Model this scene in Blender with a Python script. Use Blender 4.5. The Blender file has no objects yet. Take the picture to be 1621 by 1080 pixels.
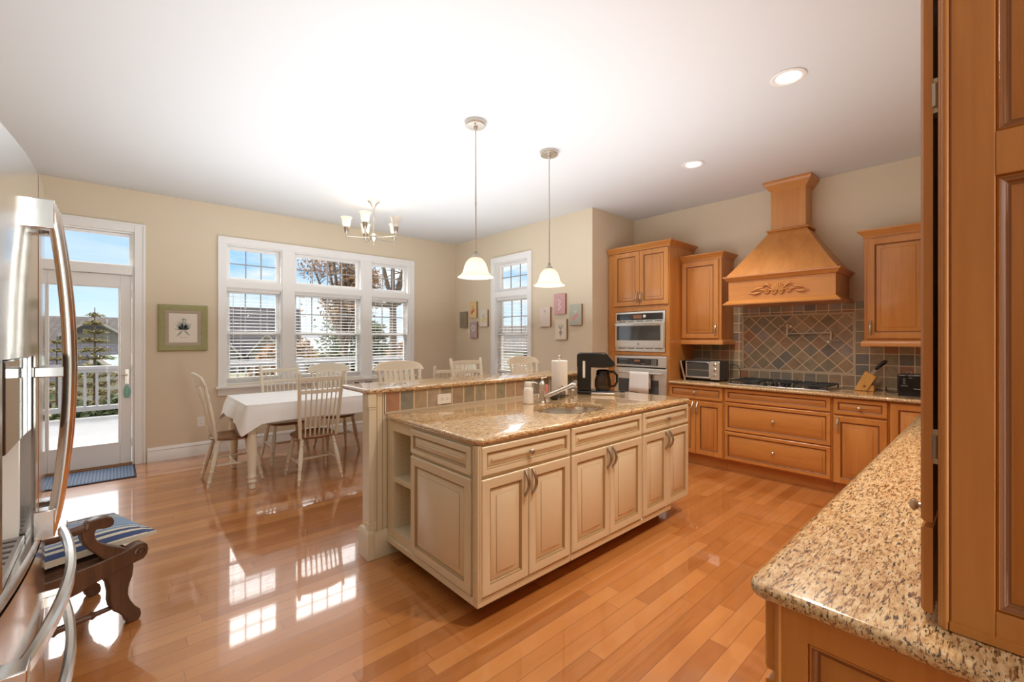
import bpy, bmesh, math, random
from math import sin, cos, pi, radians, sqrt, atan2
from mathutils import Vector, Matrix

SC = bpy.context.scene
COL = SC.collection
random.seed(7)

# ------------------------------------------------------------------ camera
cd = bpy.data.cameras.new('camera')
cam = bpy.data.objects.new('camera', cd)
COL.objects.link(cam)
cam.location = (0, 0, 1.409)
cam.rotation_euler = (radians(90), 0, -atan2(.6692, .7431))
cd.sensor_width = 36
cd.lens = 694.7 / 1621 * 36
cd.shift_y = -5 / 1621
cd.clip_start = .02
cd.clip_end = 500
SC.camera = cam

# ------------------------------------------------------------------ colour management
SC.view_settings.view_transform = 'Standard'
SC.view_settings.look = 'None'
SC.view_settings.gamma = 1
SC.view_settings.exposure = 0.15
SC.view_settings.use_curve_mapping = False
cy = SC.cycles
cy.max_bounces = 10
cy.diffuse_bounces = 5
cy.glossy_bounces = 4
cy.transmission_bounces = 6
cy.transparent_max_bounces = 16
cy.sample_clamp_indirect = 6
cy.caustics_reflective = False
cy.caustics_refractive = False
cy.use_denoising = True

# ------------------------------------------------------------------ world: winter sky, brightness added higher up for room light and floor reflections, flat fill behind
W = bpy.data.worlds.new('world')
SC.world = W
W.use_nodes = True
nt = W.node_tree
nt.nodes.clear()


def N(nt, t, **kw):
    n = nt.nodes.new(t)
    for k, v in kw.items():
        if k in ('op', 'operation'):
            n.operation = v
        elif hasattr(n, k):
            setattr(n, k, v)
    return n


def mth(nt, op, a, b=None, c=None, clamp=False):
    n = nt.nodes.new('ShaderNodeMath')
    n.operation = op
    n.use_clamp = clamp
    for i, v in enumerate((a, b, c)):
        if v is None:
            continue
        if isinstance(v, (int, float)):
            n.inputs[i].default_value = v
        else:
            nt.links.new(v, n.inputs[i])
    return n.outputs[0]


def ramp(nt, fac, stops, interp='LINEAR'):
    n = nt.nodes.new('ShaderNodeValToRGB')
    cr = n.color_ramp
    cr.interpolation = interp
    while len(cr.elements) > len(stops):
        cr.elements.remove(cr.elements[-1])
    while len(cr.elements) < len(stops):
        cr.elements.new(1)
    for e, (p, c) in zip(cr.elements, stops):
        e.position = p
        e.color = (*c, 1) if len(c) == 3 else c
    nt.links.new(fac, n.inputs[0])
    return n.outputs[0]


def mixc(nt, fac, a, b, mode='MIX'):
    n = nt.nodes.new('ShaderNodeMix')
    n.data_type = 'RGBA'
    n.blend_type = mode
    for i, v in ((0, fac), (6, a), (7, b)):
        if isinstance(v, (int, float)):
            n.inputs[i].default_value = v
        elif isinstance(v, tuple):
            n.inputs[i].default_value = (*v, 1) if len(v) == 3 else v
        else:
            nt.links.new(v, n.inputs[i])
    return n.outputs[2]


def noise(nt, vec, scale, detail=3, rough=.5, dist=0, out=0):
    n = nt.nodes.new('ShaderNodeTexNoise')
    n.inputs['Scale'].default_value = scale
    n.inputs['Detail'].default_value = detail
    n.inputs['Roughness'].default_value = rough
    n.inputs['Distortion'].default_value = dist
    if vec is not None:
        nt.links.new(vec, n.inputs['Vector'])
    return n.outputs[out]


def mapv(nt, vec, scale=(1, 1, 1), rot=(0, 0, 0), loc=(0, 0, 0)):
    n = nt.nodes.new('ShaderNodeMapping')
    n.inputs['Scale'].default_value = scale
    n.inputs['Rotation'].default_value = rot
    n.inputs['Location'].default_value = loc
    nt.links.new(vec, n.inputs['Vector'])
    return n.outputs[0]


SKY_BLUE, SKY_HIGH_BOOST, SKY_BACK = 1.0, 6.5, .7
tc = nt.nodes.new('ShaderNodeTexCoord')
sep = nt.nodes.new('ShaderNodeSeparateXYZ')
nt.links.new(tc.outputs['Generated'], sep.inputs[0])
X_, Y_, Z_ = sep.outputs
blue = ramp(nt, Z_, [(0.0, (.86, .95, 1.06)), (.06, (.62, .86, 1.06)), (.16, (.26, .60, 1.04)), (.30, (.20, .52, 1.0)), (1, (.25, .5, .95))])
cl = noise(nt, mapv(nt, tc.outputs['Generated'], (2.0, 2.0, 7.0), loc=(3.1, .4, 0)), 2.2, 6, .6, .4)
cl = ramp(nt, cl, [(.36, (0, 0, 0)), (.62, (1, 1, 1))])
# more veil towards the middle of the view, clear blue towards the left
east = mth(nt, 'MULTIPLY_ADD', X_, 2.4, .05, clamp=True)
veil = mth(nt, 'MULTIPLY', cl, mth(nt, 'ADD', .45, east), clamp=True)
skyc = mixc(nt, veil, blue, (.93, .97, 1.0))
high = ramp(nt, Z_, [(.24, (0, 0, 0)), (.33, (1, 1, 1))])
skyc = mixc(nt, high, skyc, (SKY_HIGH_BOOST, SKY_HIGH_BOOST * .99, SKY_HIGH_BOOST * .97))
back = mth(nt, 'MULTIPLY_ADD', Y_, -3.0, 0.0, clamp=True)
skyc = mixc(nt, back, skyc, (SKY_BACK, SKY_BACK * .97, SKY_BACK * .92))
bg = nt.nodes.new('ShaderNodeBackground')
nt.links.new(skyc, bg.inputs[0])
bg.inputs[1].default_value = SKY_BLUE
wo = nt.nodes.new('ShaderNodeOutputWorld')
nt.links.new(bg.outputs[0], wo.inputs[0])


# ------------------------------------------------------------------ sun and two added area fills, behind the camera and in mid-room
def lamp(name, kind, loc, target, energy, size=None, color=(1, 1, 1), size_y=None, spot=None, blend=.6):
    l = bpy.data.lights.new(name, kind)
    o = bpy.data.objects.new(name, l)
    COL.objects.link(o)
    o.location = loc
    o.rotation_euler = (Vector(target) - Vector(loc)).to_track_quat('-Z', 'Y').to_euler()
    l.energy = energy
    l.color = color
    if kind == 'AREA':
        l.shape = 'RECTANGLE'
        l.size = size
        l.size_y = size_y or size
    elif kind == 'SUN':
        l.angle = radians(1.0)
    else:
        l.shadow_soft_size = size or .05
    if kind == 'SPOT':
        l.spot_size = spot
        l.spot_blend = blend
    return o


lamp('sun', 'SUN', (-7, 3, 6), (0, .1, .9), 1.6, color=(1, .95, .86))
lamp('fill_behind_camera', 'AREA', (.72, -3.2, 1.5), (.9, 2.0, 1.2), 50, .5, (.97, 1.0, .95), 2.6)  # added soft fill for the island front, no window behind it
lamp('added_ceiling_fill', 'AREA', (1.95, 3.1, 1.6), (1.95, 3.1, 3.05), 98, 3.6, (.88, .95, 1.0), 4.4)  # added fill floating without a fixture, aimed up to whiten the ceiling


# ------------------------------------------------------------------ materials
def mat(name, color=(.8, .8, .8), rough=.5, metal=0, spec=.5, coat=0, coat_rough=.05, coat_ior=1.5, trans=0, emis=None, estr=0, aniso=0):
    m = bpy.data.materials.new(name)
    m.use_nodes = True
    b = m.node_tree.nodes['Principled BSDF']
    b.inputs['Base Color'].default_value = (*color, 1)
    b.inputs['Roughness'].default_value = rough
    b.inputs['Metallic'].default_value = metal
    b.inputs['Specular IOR Level'].default_value = spec
    b.inputs['Coat Weight'].default_value = coat
    b.inputs['Coat Roughness'].default_value = coat_rough
    b.inputs['Coat IOR'].default_value = coat_ior
    b.inputs['Transmission Weight'].default_value = trans
    if emis:
        b.inputs['Emission Color'].default_value = (*emis, 1)
        b.inputs['Emission Strength'].default_value = estr
    return m


def nodes(m):
    nt = m.node_tree
    tc = nt.nodes.new('ShaderNodeTexCoord')
    return nt, nt.nodes['Principled BSDF'], tc.outputs['Object']


def setc(nt, b, out, slot='Base Color'):
    nt.links.new(out, b.inputs[slot])


def bump(nt, b, height, strength=.2, dist=.01, slot='Normal'):
    n = nt.nodes.new('ShaderNodeBump')
    n.inputs['Strength'].default_value = strength
    n.inputs['Distance'].default_value = dist
    nt.links.new(height, n.inputs['Height'])
    nt.links.new(n.outputs[0], b.inputs[slot])
    return n


def speckled(name, c0, c1, scale=40, rough=.6, amt=.5, **kw):
    m = mat(name, c0, rough, **kw)
    nt, b, o = nodes(m)
    f = noise(nt, o, scale, 4, .6)
    setc(nt, b, ramp(nt, f, [(.5 - amt / 2, c0), (.5 + amt / 2, c1)]))
    return m


def wood(name, c0, c1, c2, axis=2, rough=.35, coat=.3, freq=9.0, stretch=.09):
    m = mat(name, c1, rough, coat=coat, coat_rough=.18)
    nt, b, o = nodes(m)
    s = [freq, freq, freq]
    s[axis] = freq * stretch
    v = mapv(nt, o, tuple(s))
    f = noise(nt, v, 1.0, 6, .62, .35)
    s2 = [freq * 9] * 3
    s2[axis] = freq * .35
    g = noise(nt, mapv(nt, o, tuple(s2)), 1.0, 2, .5)
    f2 = mth(nt, 'ADD', mth(nt, 'MULTIPLY', f, .8), mth(nt, 'MULTIPLY', g, .2))
    setc(nt, b, ramp(nt, f2, [(.30, c0), (.5, c1), (.70, c2)]))
    bump(nt, b, g, .04, .002)
    return m


def floor_mat():
    m = mat('maple_floorboards', (.6, .25, .1), .28, coat=1.0, coat_rough=.045, coat_ior=1.85)
    nt, b, o = nodes(m)
    sp = nt.nodes.new('ShaderNodeSeparateXYZ')
    nt.links.new(o, sp.inputs[0])
    w, L = .0826, 1.05
    yr = mth(nt, 'DIVIDE', sp.outputs[1], w)
    row = mth(nt, 'FLOOR', yr)
    wn = nt.nodes.new('ShaderNodeTexWhiteNoise')
    wn.noise_dimensions = '1D'
    nt.links.new(row, wn.inputs['W'])
    off = mth(nt, 'MULTIPLY', wn.outputs['Value'], 7.3)
    xr = mth(nt, 'ADD', mth(nt, 'DIVIDE', sp.outputs[0], L), off)
    idx = mth(nt, 'FLOOR', xr)
    cb = nt.nodes.new('ShaderNodeCombineXYZ')
    nt.links.new(row, cb.inputs[0])
    nt.links.new(idx, cb.inputs[1])
    w2 = nt.nodes.new('ShaderNodeTexWhiteNoise')
    w2.noise_dimensions = '2D'
    nt.links.new(cb.outputs[0], w2.inputs['Vector'])
    tone = w2.outputs['Value']
    # grain that differs per board
    sh = nt.nodes.new('ShaderNodeVectorMath')
    sh.operation = 'MULTIPLY_ADD'
    nt.links.new(w2.outputs['Color'], sh.inputs[0])
    sh.inputs[1].default_value = (9, 9, 9)
    nt.links.new(o, sh.inputs[2])
    g = noise(nt, mapv(nt, sh.outputs[0], (2.2, 26, 2)), 1.0, 5, .6, .6)
    g2 = noise(nt, mapv(nt, sh.outputs[0], (2.0, 5, 2)), 1.6, 3, .5, .5)
    t = mth(nt, 'ADD', mth(nt, 'ADD', .06, mth(nt, 'MULTIPLY', tone, .40)), mth(nt, 'ADD', mth(nt, 'MULTIPLY', g, .26), mth(nt, 'MULTIPLY', g2, .30)))
    c = ramp(nt, t, [(.18, (.30, .095, .020)), (.50, (.46, .168, .041)), (.85, (.59, .252, .078))])
    fy = mth(nt, 'FRACT', yr)
    fx = mth(nt, 'FRACT', xr)
    ey = mth(nt, 'LESS_THAN', mth(nt, 'MINIMUM', fy, mth(nt, 'SUBTRACT', 1, fy)), .017)
    ex = mth(nt, 'LESS_THAN', mth(nt, 'MINIMUM', fx, mth(nt, 'SUBTRACT', 1, fx)), .0013)
    e = mth(nt, 'MAXIMUM', ey, ex)
    c = mixc(nt, mth(nt, 'MULTIPLY', e, .8), c, (.17, .06, .02))
    setc(nt, b, c)
    # boards lie very slightly out of level with one another, so the reflections break from board to board
    h = mth(nt, 'MULTIPLY', noise(nt, mapv(nt, sh.outputs[0], (1.5, 7, 1)), 1.0, 1, .4), .6)
    h = mth(nt, 'SUBTRACT', h, mth(nt, 'MULTIPLY', e, .3))
    bn = bump(nt, b, h, .10, .006)
    nt.links.new(bn.outputs[0], b.inputs['Coat Normal'])
    return m


def granite(name, angle=0.0):
    m = mat(name, (.6, .5, .35), .16, coat=.7, coat_rough=.025, coat_ior=1.6)
    nt, b, o = nodes(m)
    v = mapv(nt, o, (1, 1, 1), (0, 0, angle))
    vs = mapv(nt, v, (24, 135, 110))
    f = noise(nt, mapv(nt, v, (34, 90, 84)), 1.0, 6, .70, .3)
    c = ramp(nt, f, [(.30, (.30, .14, .05)), (.42, (.52, .31, .14)), (.53, (.66, .46, .25)), (.70, (.78, .62, .40))])
    gy = noise(nt, mapv(nt, v, (20, 46, 36), loc=(5, 2, 1)), 1.2, 4, .6)
    c = mixc(nt, ramp(nt, gy, [(.60, (0, 0, 0)), (.76, (.5, .5, .5))]), c, (.48, .43, .31))
    br = noise(nt, vs, 1.3, 3, .6, .3)
    c = mixc(nt, ramp(nt, br, [(.55, (0, 0, 0)), (.61, (.92, .92, .92))]), c, (.21, .09, .03))
    dk = noise(nt, mapv(nt, v, (40, 185, 150), loc=(1, 7, 3)), 1.2, 2, .5)
    c = mixc(nt, ramp(nt, dk, [(.60, (0, 0, 0)), (.645, (.95, .95, .95))]), c, (.05, .032, .022))
    setc(nt, b, c)
    return m


SLATE = [(0, (.37, .28, .185)), (.14, (.27, .245, .17)), (.28, (.43, .335, .225)), (.40, (.24, .24, .21)), (.52, (.39, .26, .165)), (.62, (.34, .30, .205)), (.72, (.43, .21, .125)), (.80, (.165, .17, .18)), (.88, (.45, .37, .28)), (.95, (.36, .31, .29))]


def slate(name, iu, iv, pitch, u0=0, v0=0, rot=False, one_row=False):
    m = mat(name, (.3, .25, .2), .55)
    nt, b, o = nodes(m)
    sp = nt.nodes.new('ShaderNodeSeparateXYZ')
    nt.links.new(o, sp.inputs[0])
    u = mth(nt, 'SUBTRACT', sp.outputs[iu], u0)
    v = mth(nt, 'SUBTRACT', sp.outputs[iv], v0)
    if rot:
        k = sqrt(.5)
        u, v = mth(nt, 'MULTIPLY', mth(nt, 'ADD', u, v), k), mth(nt, 'MULTIPLY', mth(nt, 'SUBTRACT', u, v), k)
    u = mth(nt, 'DIVIDE', u, pitch)
    v = mth(nt, 'DIVIDE', v, pitch)
    cb = nt.nodes.new('ShaderNodeCombineXYZ')
    nt.links.new(mth(nt, 'FLOOR', u), cb.inputs[0])
    if not one_row:
        nt.links.new(mth(nt, 'FLOOR', v), cb.inputs[1])
    wn = nt.nodes.new('ShaderNodeTexWhiteNoise')
    wn.noise_dimensions = '3D'
    nt.links.new(cb.outputs[0], wn.inputs['Vector'])
    c = ramp(nt, wn.outputs['Value'], SLATE, 'CONSTANT')
    n1 = noise(nt, o, 26, 5, .65, 1.0)
    c = mixc(nt, mth(nt, 'MULTIPLY', n1, .30), c, (.46, .33, .21))
    n2 = noise(nt, o, 11, 3, .6, .5)
    c = mixc(nt, ramp(nt, n2, [(.45, (0, 0, 0)), (.8, (.55, .55, .55))]), c, (.13, .115, .095))
    fu, fv = mth(nt, 'FRACT', u), mth(nt, 'FRACT', v)
    d = mth(nt, 'MINIMUM', fu, mth(nt, 'SUBTRACT', 1, fu))
    if not one_row:
        d = mth(nt, 'MINIMUM', d, mth(nt, 'MINIMUM', fv, mth(nt, 'SUBTRACT', 1, fv)))
    e = mth(nt, 'LESS_THAN', d, .034)
    c = mixc(nt, e, c, (.80, .64, .45))
    setc(nt, b, c)
    bump(nt, b, mth(nt, 'SUBTRACT', mth(nt, 'MULTIPLY', n1, .4), mth(nt, 'MULTIPLY', e, .6)), .35, .004)
    return m


def striped(name):
    m = mat(name, (.8, .8, .75), .85)
    nt, b, o = nodes(m)
    sp = nt.nodes.new('ShaderNodeSeparateXYZ')
    nt.links.new(o, sp.inputs[0])
    f = mth(nt, 'FRACT', mth(nt, 'DIVIDE', mth(nt, 'SUBTRACT', sp.outputs[1], .050), .50))
    navy, cream, sky = (.045, .075, .19), (.66, .62, .50), (.20, .30, .45)
    st = [(0, cream), (.02, navy), (.075, cream), (.12, navy), (.17, cream), (.21, sky), (.26, cream), (.275, sky), (.33, (.24, .34, .50)), (.64, sky), (.70, cream), (.72, sky), (.77, cream), (.81, navy), (.86, cream), (.91, navy), (.97, cream)]
    setc(nt, b, ramp(nt, f, st, 'CONSTANT'))
    bump(nt, b, noise(nt, o, 300, 2), .1, .002)
    return m


def ribbed(name, c0, c1, axis, freq):
    m = mat(name, c0, .8)
    nt, b, o = nodes(m)
    sp = nt.nodes.new('ShaderNodeSeparateXYZ')
    nt.links.new(o, sp.inputs[0])
    f = mth(nt, 'SINE', mth(nt, 'MULTIPLY', sp.outputs[axis], freq * 2 * pi))
    f = mth(nt, 'MULTIPLY_ADD', f, .5, .5)
    setc(nt, b, mixc(nt, f, c0, c1))
    bump(nt, b, f, .5, .004)
    return m


def glass_mat(name, tint=(1, 1, 1), ior=1.45, refl=1.0):
    m = bpy.data.materials.new(name)
    m.use_nodes = True
    nt = m.node_tree
    nt.nodes.clear()
    tr = nt.nodes.new('ShaderNodeBsdfTransparent')
    tr.inputs[0].default_value = (*tint, 1)
    gl = nt.nodes.new('ShaderNodeBsdfGlossy')
    gl.inputs['Roughness'].default_value = .01
    lw = nt.nodes.new('ShaderNodeLayerWeight')
    lw.inputs[0].default_value = .5
    f0 = ((ior - 1) / (ior + 1)) ** 2
    fr = mth(nt, 'MULTIPLY_ADD', mth(nt, 'POWER', lw.outputs['Facing'], 5), 1 - f0, f0)
    mx = nt.nodes.new('ShaderNodeMixShader')
    nt.links.new(mth(nt, 'MULTIPLY', fr, refl), mx.inputs[0])
    nt.links.new(tr.outputs[0], mx.inputs[1])
    nt.links.new(gl.outputs[0], mx.inputs[2])
    o = nt.nodes.new('ShaderNodeOutputMaterial')
    nt.links.new(mx.outputs[0], o.inputs[0])
    return m


def translucent(name, color, tcolor, fac=.3, rough=.6):
    m = mat(name, color, rough)
    nt = m.node_tree
    b = nt.nodes['Principled BSDF']
    t = nt.nodes.new('ShaderNodeBsdfTranslucent')
    t.inputs[0].default_value = (*tcolor, 1)
    mx = nt.nodes.new('ShaderNodeMixShader')
    mx.inputs[0].default_value = fac
    nt.links.new(b.outputs[0], mx.inputs[1])
    nt.links.new(t.outputs[0], mx.inputs[2])
    nt.links.new(mx.outputs[0], nt.nodes['Material Output'].inputs[0])
    return m


def brushed(name, color, rough=.28, axis=2):
    m = mat(name, color, rough, metal=1)
    nt, b, o = nodes(m)
    s = [260, 260, 260]
    s[axis] = 3
    n = noise(nt, mapv(nt, o, tuple(s)), 1, 2, .5)
    setc(nt, b, mth(nt, 'MULTIPLY_ADD', n, .16, rough - .08), 'Roughness')
    return m


def shingles(name, c0, c1):
    m = mat(name, c0, .9)
    nt, b, o = nodes(m)
    br = nt.nodes.new('ShaderNodeTexBrick')
    br.inputs['Scale'].default_value = 1
    br.inputs['Brick Width'].default_value = .5
    br.inputs['Row Height'].default_value = .28
    br.inputs['Mortar Size'].default_value = .03
    br.inputs['Color1'].default_value = (*c0, 1)
    br.inputs['Color2'].default_value = (*c1, 1)
    br.inputs['Mortar'].default_value = (c0[0] * .55, c0[1] * .55, c0[2] * .55, 1)
    sp = nt.nodes.new('ShaderNodeSeparateXYZ')
    nt.links.new(o, sp.inputs[0])
    cb = nt.nodes.new('ShaderNodeCombineXYZ')
    nt.links.new(mth(nt, 'ADD', sp.outputs[0], mth(nt, 'MULTIPLY', sp.outputs[1], .6)), cb.inputs[0])
    nt.links.new(mth(nt, 'MULTIPLY', sp.outputs[2], 1.4), cb.inputs[1])
    nt.links.new(cb.outputs[0], br.inputs['Vector'])
    setc(nt, b, br.outputs['Color'])
    return m


M = {}
M['wall'] = speckled('wall_paint', (.70, .60, .45), (.72, .62, .47), 3, .75, .6)
M['ceiling'] = mat('ceiling_paint', (.68, .685, .69), .9)
M['trim'] = mat('white_trim_paint', (.86, .855, .845), .38)
M['floor'] = floor_mat()
M['granite'] = granite('granite')
M['cream'] = speckled('cream_paint', (.74, .65, .465), (.77, .68, .495), 6, .42, .6, coat=.25, coat_rough=.2)
M['cream_glaze'] = mat('cream_paint_brown_glaze', (.40, .28, .14), .5)
M['maple'] = wood('honey_maple', (.45, .165, .036), (.54, .222, .052), (.60, .270, .072), 2)
M['maple_h'] = wood('honey_maple_horizontal', (.45, .165, .036), (.54, .222, .052), (.60, .270, .072), 1)
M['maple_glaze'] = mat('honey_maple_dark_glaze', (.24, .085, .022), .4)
M['slate'] = slate('slate_tile', 1, 2, .108, .944, .932)
M['slate_diag'] = slate('slate_tile_diagonal', 1, 2, .1065, 1.4665, 1.355, rot=True)
M['slate_bar'] = slate('slate_tile_band', 0, 2, .104, .04, .932, one_row=True)
M['grout'] = mat('cream_stone_border', (.60, .50, .37), .6)
M['steel'] = brushed('brushed_steel', (.86, .84, .81), .34, 1)
M['steel_door'] = brushed('polished_steel_door', (.70, .69, .675), .13, 2)
M['steel_bright'] = mat('bright_steel', (.78, .77, .75), .16, 1)
M['nickel'] = mat('satin_nickel', (.62, .57, .50), .32, 1)
M['pewter'] = mat('aged_pewter', (.42, .37, .31), .32, 1)
M['black'] = mat('black_plastic', (.008, .0075, .0075), .2)
M['black_gloss'] = mat('black_glass_panel', (.02, .02, .022), .08, coat=1)
M['iron'] = mat('cast_iron', (.02, .02, .02), .55)
M['dark_grey'] = mat('dark_grey_metal', (.05, .05, .055), .4)
M['grey'] = mat('grey_plastic', (.35, .35, .35), .4)
M['oven_glass'] = mat('oven_window_glass', (.05, .055, .06), .06, coat=1, spec=.8)
M['glass'] = glass_mat('window_glass', (1, 1, 1), 1.4, .8)
M['clear_glass'] = glass_mat('carafe_glass', (.55, .52, .50), 1.5, 1.0)
M['white'] = mat('white_plastic', (.82, .80, .77), .35)
M['ceramic'] = mat('white_ceramic', (.80, .77, .74), .22, coat=.4)
M['paper'] = speckled('paper_towel', (.84, .83, .82), (.88, .87, .86), 200, .95)
M['cloth'] = speckled('white_cotton_cloth', (.84, .83, .82), (.88, .875, .87), 5, .9)
M['blind'] = translucent('white_blind_slat', (.83, .83, .82), (.85, .85, .83), .18, .45)
M['chair'] = speckled('antique_white_paint', (.76, .68, .54), (.80, .73, .60), 8, .42)
M['seat'] = wood('walnut_seat', (.14, .060, .022), (.25, .115, .042), (.36, .18, .07), 0, .3)
M['dark_wood'] = wood('carved_dark_oak', (.060, .026, .014), (.105, .047, .025), (.16, .078, .043), 2, .4, freq=14)
M['stripe'] = striped('striped_ticking')
M['mat_blue'] = ribbed('ribbed_blue_mat', (.065, .10, .17), (.14, .19, .28), 0, 38)
M['rubber'] = mat('black_rubber', (.02, .02, .025), .8)
M['frame_green'] = speckled('sage_green_frame', (.285, .275, .11), (.36, .34, .15), 30, .5)
M['taupe'] = mat('taupe_fillet', (.44, .35, .27), .6)
M['print'] = mat('cream_print', (.80, .74, .65), .7)
M['leaf_ink'] = mat('grey_green_ink', (.36, .42, .39), .8)
M['wood_edge'] = mat('panel_edge_wood', (.30, .15, .06), .6)
M['shade'] = translucent('alabaster_glass_shade', (.86, .80, .70), (1.0, .90, .74), .5, .25)
_b = M['shade'].node_tree.nodes['Principled BSDF']
_b.inputs['Emission Color'].default_value = (1, .86, .66, 1)
_b.inputs['Emission Strength'].default_value = .12
M['shade_off'] = translucent('unlit_glass_shade', (.70, .64, .56), (.8, .72, .62), .4, .25)
M['bulb'] = mat('lamp_glow', (1, .95, .88), .4, emis=(1, .94, .84), estr=6)
M['deck'] = speckled('weathered_white_deck', (.15, .15, .155), (.19, .19, .195), 4, .8)
M['rail'] = mat('white_vinyl_rail', (.42, .42, .45), .45)
M['lawn'] = speckled('winter_lawn', (.11, .12, .05), (.22, .19, .10), .5, .95)
M['roof_a'] = shingles('slate_blue_shingles', (.060, .060, .078), (.085, .083, .10))
M['roof_b'] = shingles('taupe_shingles', (.10, .086, .082), (.13, .112, .105))
M['siding'] = ribbed('grey_clapboard', (.20, .20, .21), (.26, .26, .27), 2, 6)
M['house_white'] = mat('white_house_trim', (.5, .5, .5), .6)
M['teal'] = ribbed('teal_copper_roof', (.20, .38, .35), (.28, .47, .43), 0, 3)
M['window_dark'] = mat('dark_house_window', (.04, .05, .07), .1)
M['needle'] = speckled('evergreen_needles', (.030, .050, .018), (.085, .10, .035), 3, .9)
M['needle_gold'] = speckled('olive_needles', (.10, .085, .025), (.20, .16, .06), 3, .9)
M['leaf_brown'] = speckled('dry_brown_leaves', (.16, .085, .035), (.32, .19, .09), 3, .9)
M['bark'] = speckled('grey_brown_bark', (.10, .075, .055), (.20, .155, .12), 9, .95)
M['teal_glass'] = mat('teal_enamel', (.22, .50, .42), .3)
M['pink'] = mat('pink_sponge', (.75, .22, .20), .9)
M['orange_wood'] = wood('knife_block_wood', (.50, .23, .055), (.62, .31, .085), (.70, .38, .12), 2, .4)
M['teal_led'] = mat('oven_display', (.10, .035, .02), .2, emis=(.9, .35, .15), estr=.15)
M['void'] = mat('dark_shelf_interior', (.40, .30, .15), .6)


# ------------------------------------------------------------------ mesh builder
BASE = {}


def base_of(o):
    while o is not None:
        if o.name in BASE:
            return BASE[o.name]
        o = o.parent
    return Vector((0, 0, 0))


class MB:
    def __init__(s, tf=None):
        s.v, s.f, s.m, s.tf = [], [], [], tf

    def vt(s, p):
        p = s.tf(p) if s.tf else p
        s.v.append(tuple(p))
        return len(s.v) - 1

    def face(s, ids, m=0):
        s.f.append(tuple(ids))
        s.m.append(m)

    def poly(s, pts, m=0):
        s.face([s.vt(p) for p in pts], m)

    def box(s, x0, x1, y0, y1, z0, z1, m=0):
        i = [s.vt(p) for p in ((x0, y0, z0), (x1, y0, z0), (x1, y1, z0), (x0, y1, z0), (x0, y0, z1), (x1, y0, z1), (x1, y1, z1), (x0, y1, z1))]
        for q in ((0, 3, 2, 1), (4, 5, 6, 7), (0, 1, 5, 4), (1, 2, 6, 5), (2, 3, 7, 6), (3, 0, 4, 7)):
            s.face([i[k] for k in q], m)
        return s

    def loops(s, loops, m=0, cap0=True, cap1=True, ms=None, close=True):
        ids = [[s.vt(p) for p in l] for l in loops]
        n = len(ids[0])
        for k in range(len(ids) - 1):
            for j in range(n if close else n - 1):
                j2 = (j + 1) % n
                s.face((ids[k][j], ids[k][j2], ids[k + 1][j2], ids[k + 1][j]), ms[k] if ms else m)
        if cap0:
            s.face(ids[0][::-1], ms[0] if ms else m)
        if cap1:
            s.face(ids[-1], ms[-1] if ms else m)
        return s

    def grid(s, rows, m=0):
        ids = [[s.vt(p) for p in r] for r in rows]
        for a in range(len(ids) - 1):
            for b in range(len(ids[0]) - 1):
                s.face((ids[a][b], ids[a][b + 1], ids[a + 1][b + 1], ids[a + 1][b]), m)
        return s

    def lathe(s, prof, c=(0, 0, 0), n=20, m=0, axis=(0, 0, 1), sx=1, sy=1, cap0=True, cap1=True):
        ax = Vector(axis).normalized()
        a = ax.orthogonal().normalized() if abs(ax.z) < .999 else Vector((1, 0, 0))
        b = ax.cross(a)
        c = Vector(c)
        L = []
        for r, z in prof:
            L.append([c + ax * z + a * (r * cos(2 * pi * k / n) * sx) + b * (r * sin(2 * pi * k / n) * sy) for k in range(n)])
        return s.loops(L, m, cap0, cap1)

    def tube(s, pts, rad, n=8, m=0, flat=1.0, up=None):
        pts = [Vector(p) for p in pts]
        if isinstance(rad, (int, float)):
            rad = [rad] * len(pts)
        L = []
        prev = None
        for k, p in enumerate(pts):
            t = (pts[min(k + 1, len(pts) - 1)] - pts[max(k - 1, 0)]).normalized()
            if prev is None:
                a = Vector(up) if up else (Vector((0, 0, 1)) if abs(t.z) < .9 else Vector((1, 0, 0)))
            else:
                a = prev
            a = (a - t * a.dot(t))
            a = a.normalized() if a.length > 1e-5 else t.orthogonal().normalized()
            prev = a
            b = t.cross(a)
            L.append([p + a * (rad[k] * cos(2 * pi * j / n)) + b * (rad[k] * flat * sin(2 * pi * j / n)) for j in range(n)])
        return s.loops(L, m)

    def prism(s, poly, o, u, v, w, m=0):
        """extrude the outline poly (in u, v) along w"""
        o, u, v, w = Vector(o), Vector(u), Vector(v), Vector(w)
        A = [o + u * a + v * b for a, b in poly]
        B = [p + w for p in A]
        return s.loops([A, B], m)

    def build(s, name, mats, parent=None, world=False, bevel=0, smooth=40, recalc=True, seg=2):
        me = bpy.data.meshes.new(name)
        off = base_of(parent) if world else Vector((0, 0, 0))
        me.from_pydata([tuple(Vector(p) - off) for p in s.v], [], s.f)
        if not isinstance(mats, (list, tuple)):
            mats = [mats]
        for q in mats:
            me.materials.append(M[q] if isinstance(q, str) else q)
        for p, k in zip(me.polygons, s.m):
            p.material_index = k
        if recalc:
            bm = bmesh.new()
            bm.from_mesh(me)
            bmesh.ops.recalc_face_normals(bm, faces=bm.faces)
            bm.to_mesh(me)
            bm.free()
        if smooth:
            me.polygons.foreach_set('use_smooth', [True] * len(me.polygons))
            me.set_sharp_from_angle(angle=radians(smooth))
        o = bpy.data.objects.new(name, me)
        COL.objects.link(o)
        if parent:
            o.parent = parent
        if bevel:
            md = o.modifiers.new('bevel', 'BEVEL')
            md.width = bevel
            md.segments = seg
            md.limit_method = 'ANGLE'
            md.angle_limit = radians(50)
        return o


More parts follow.
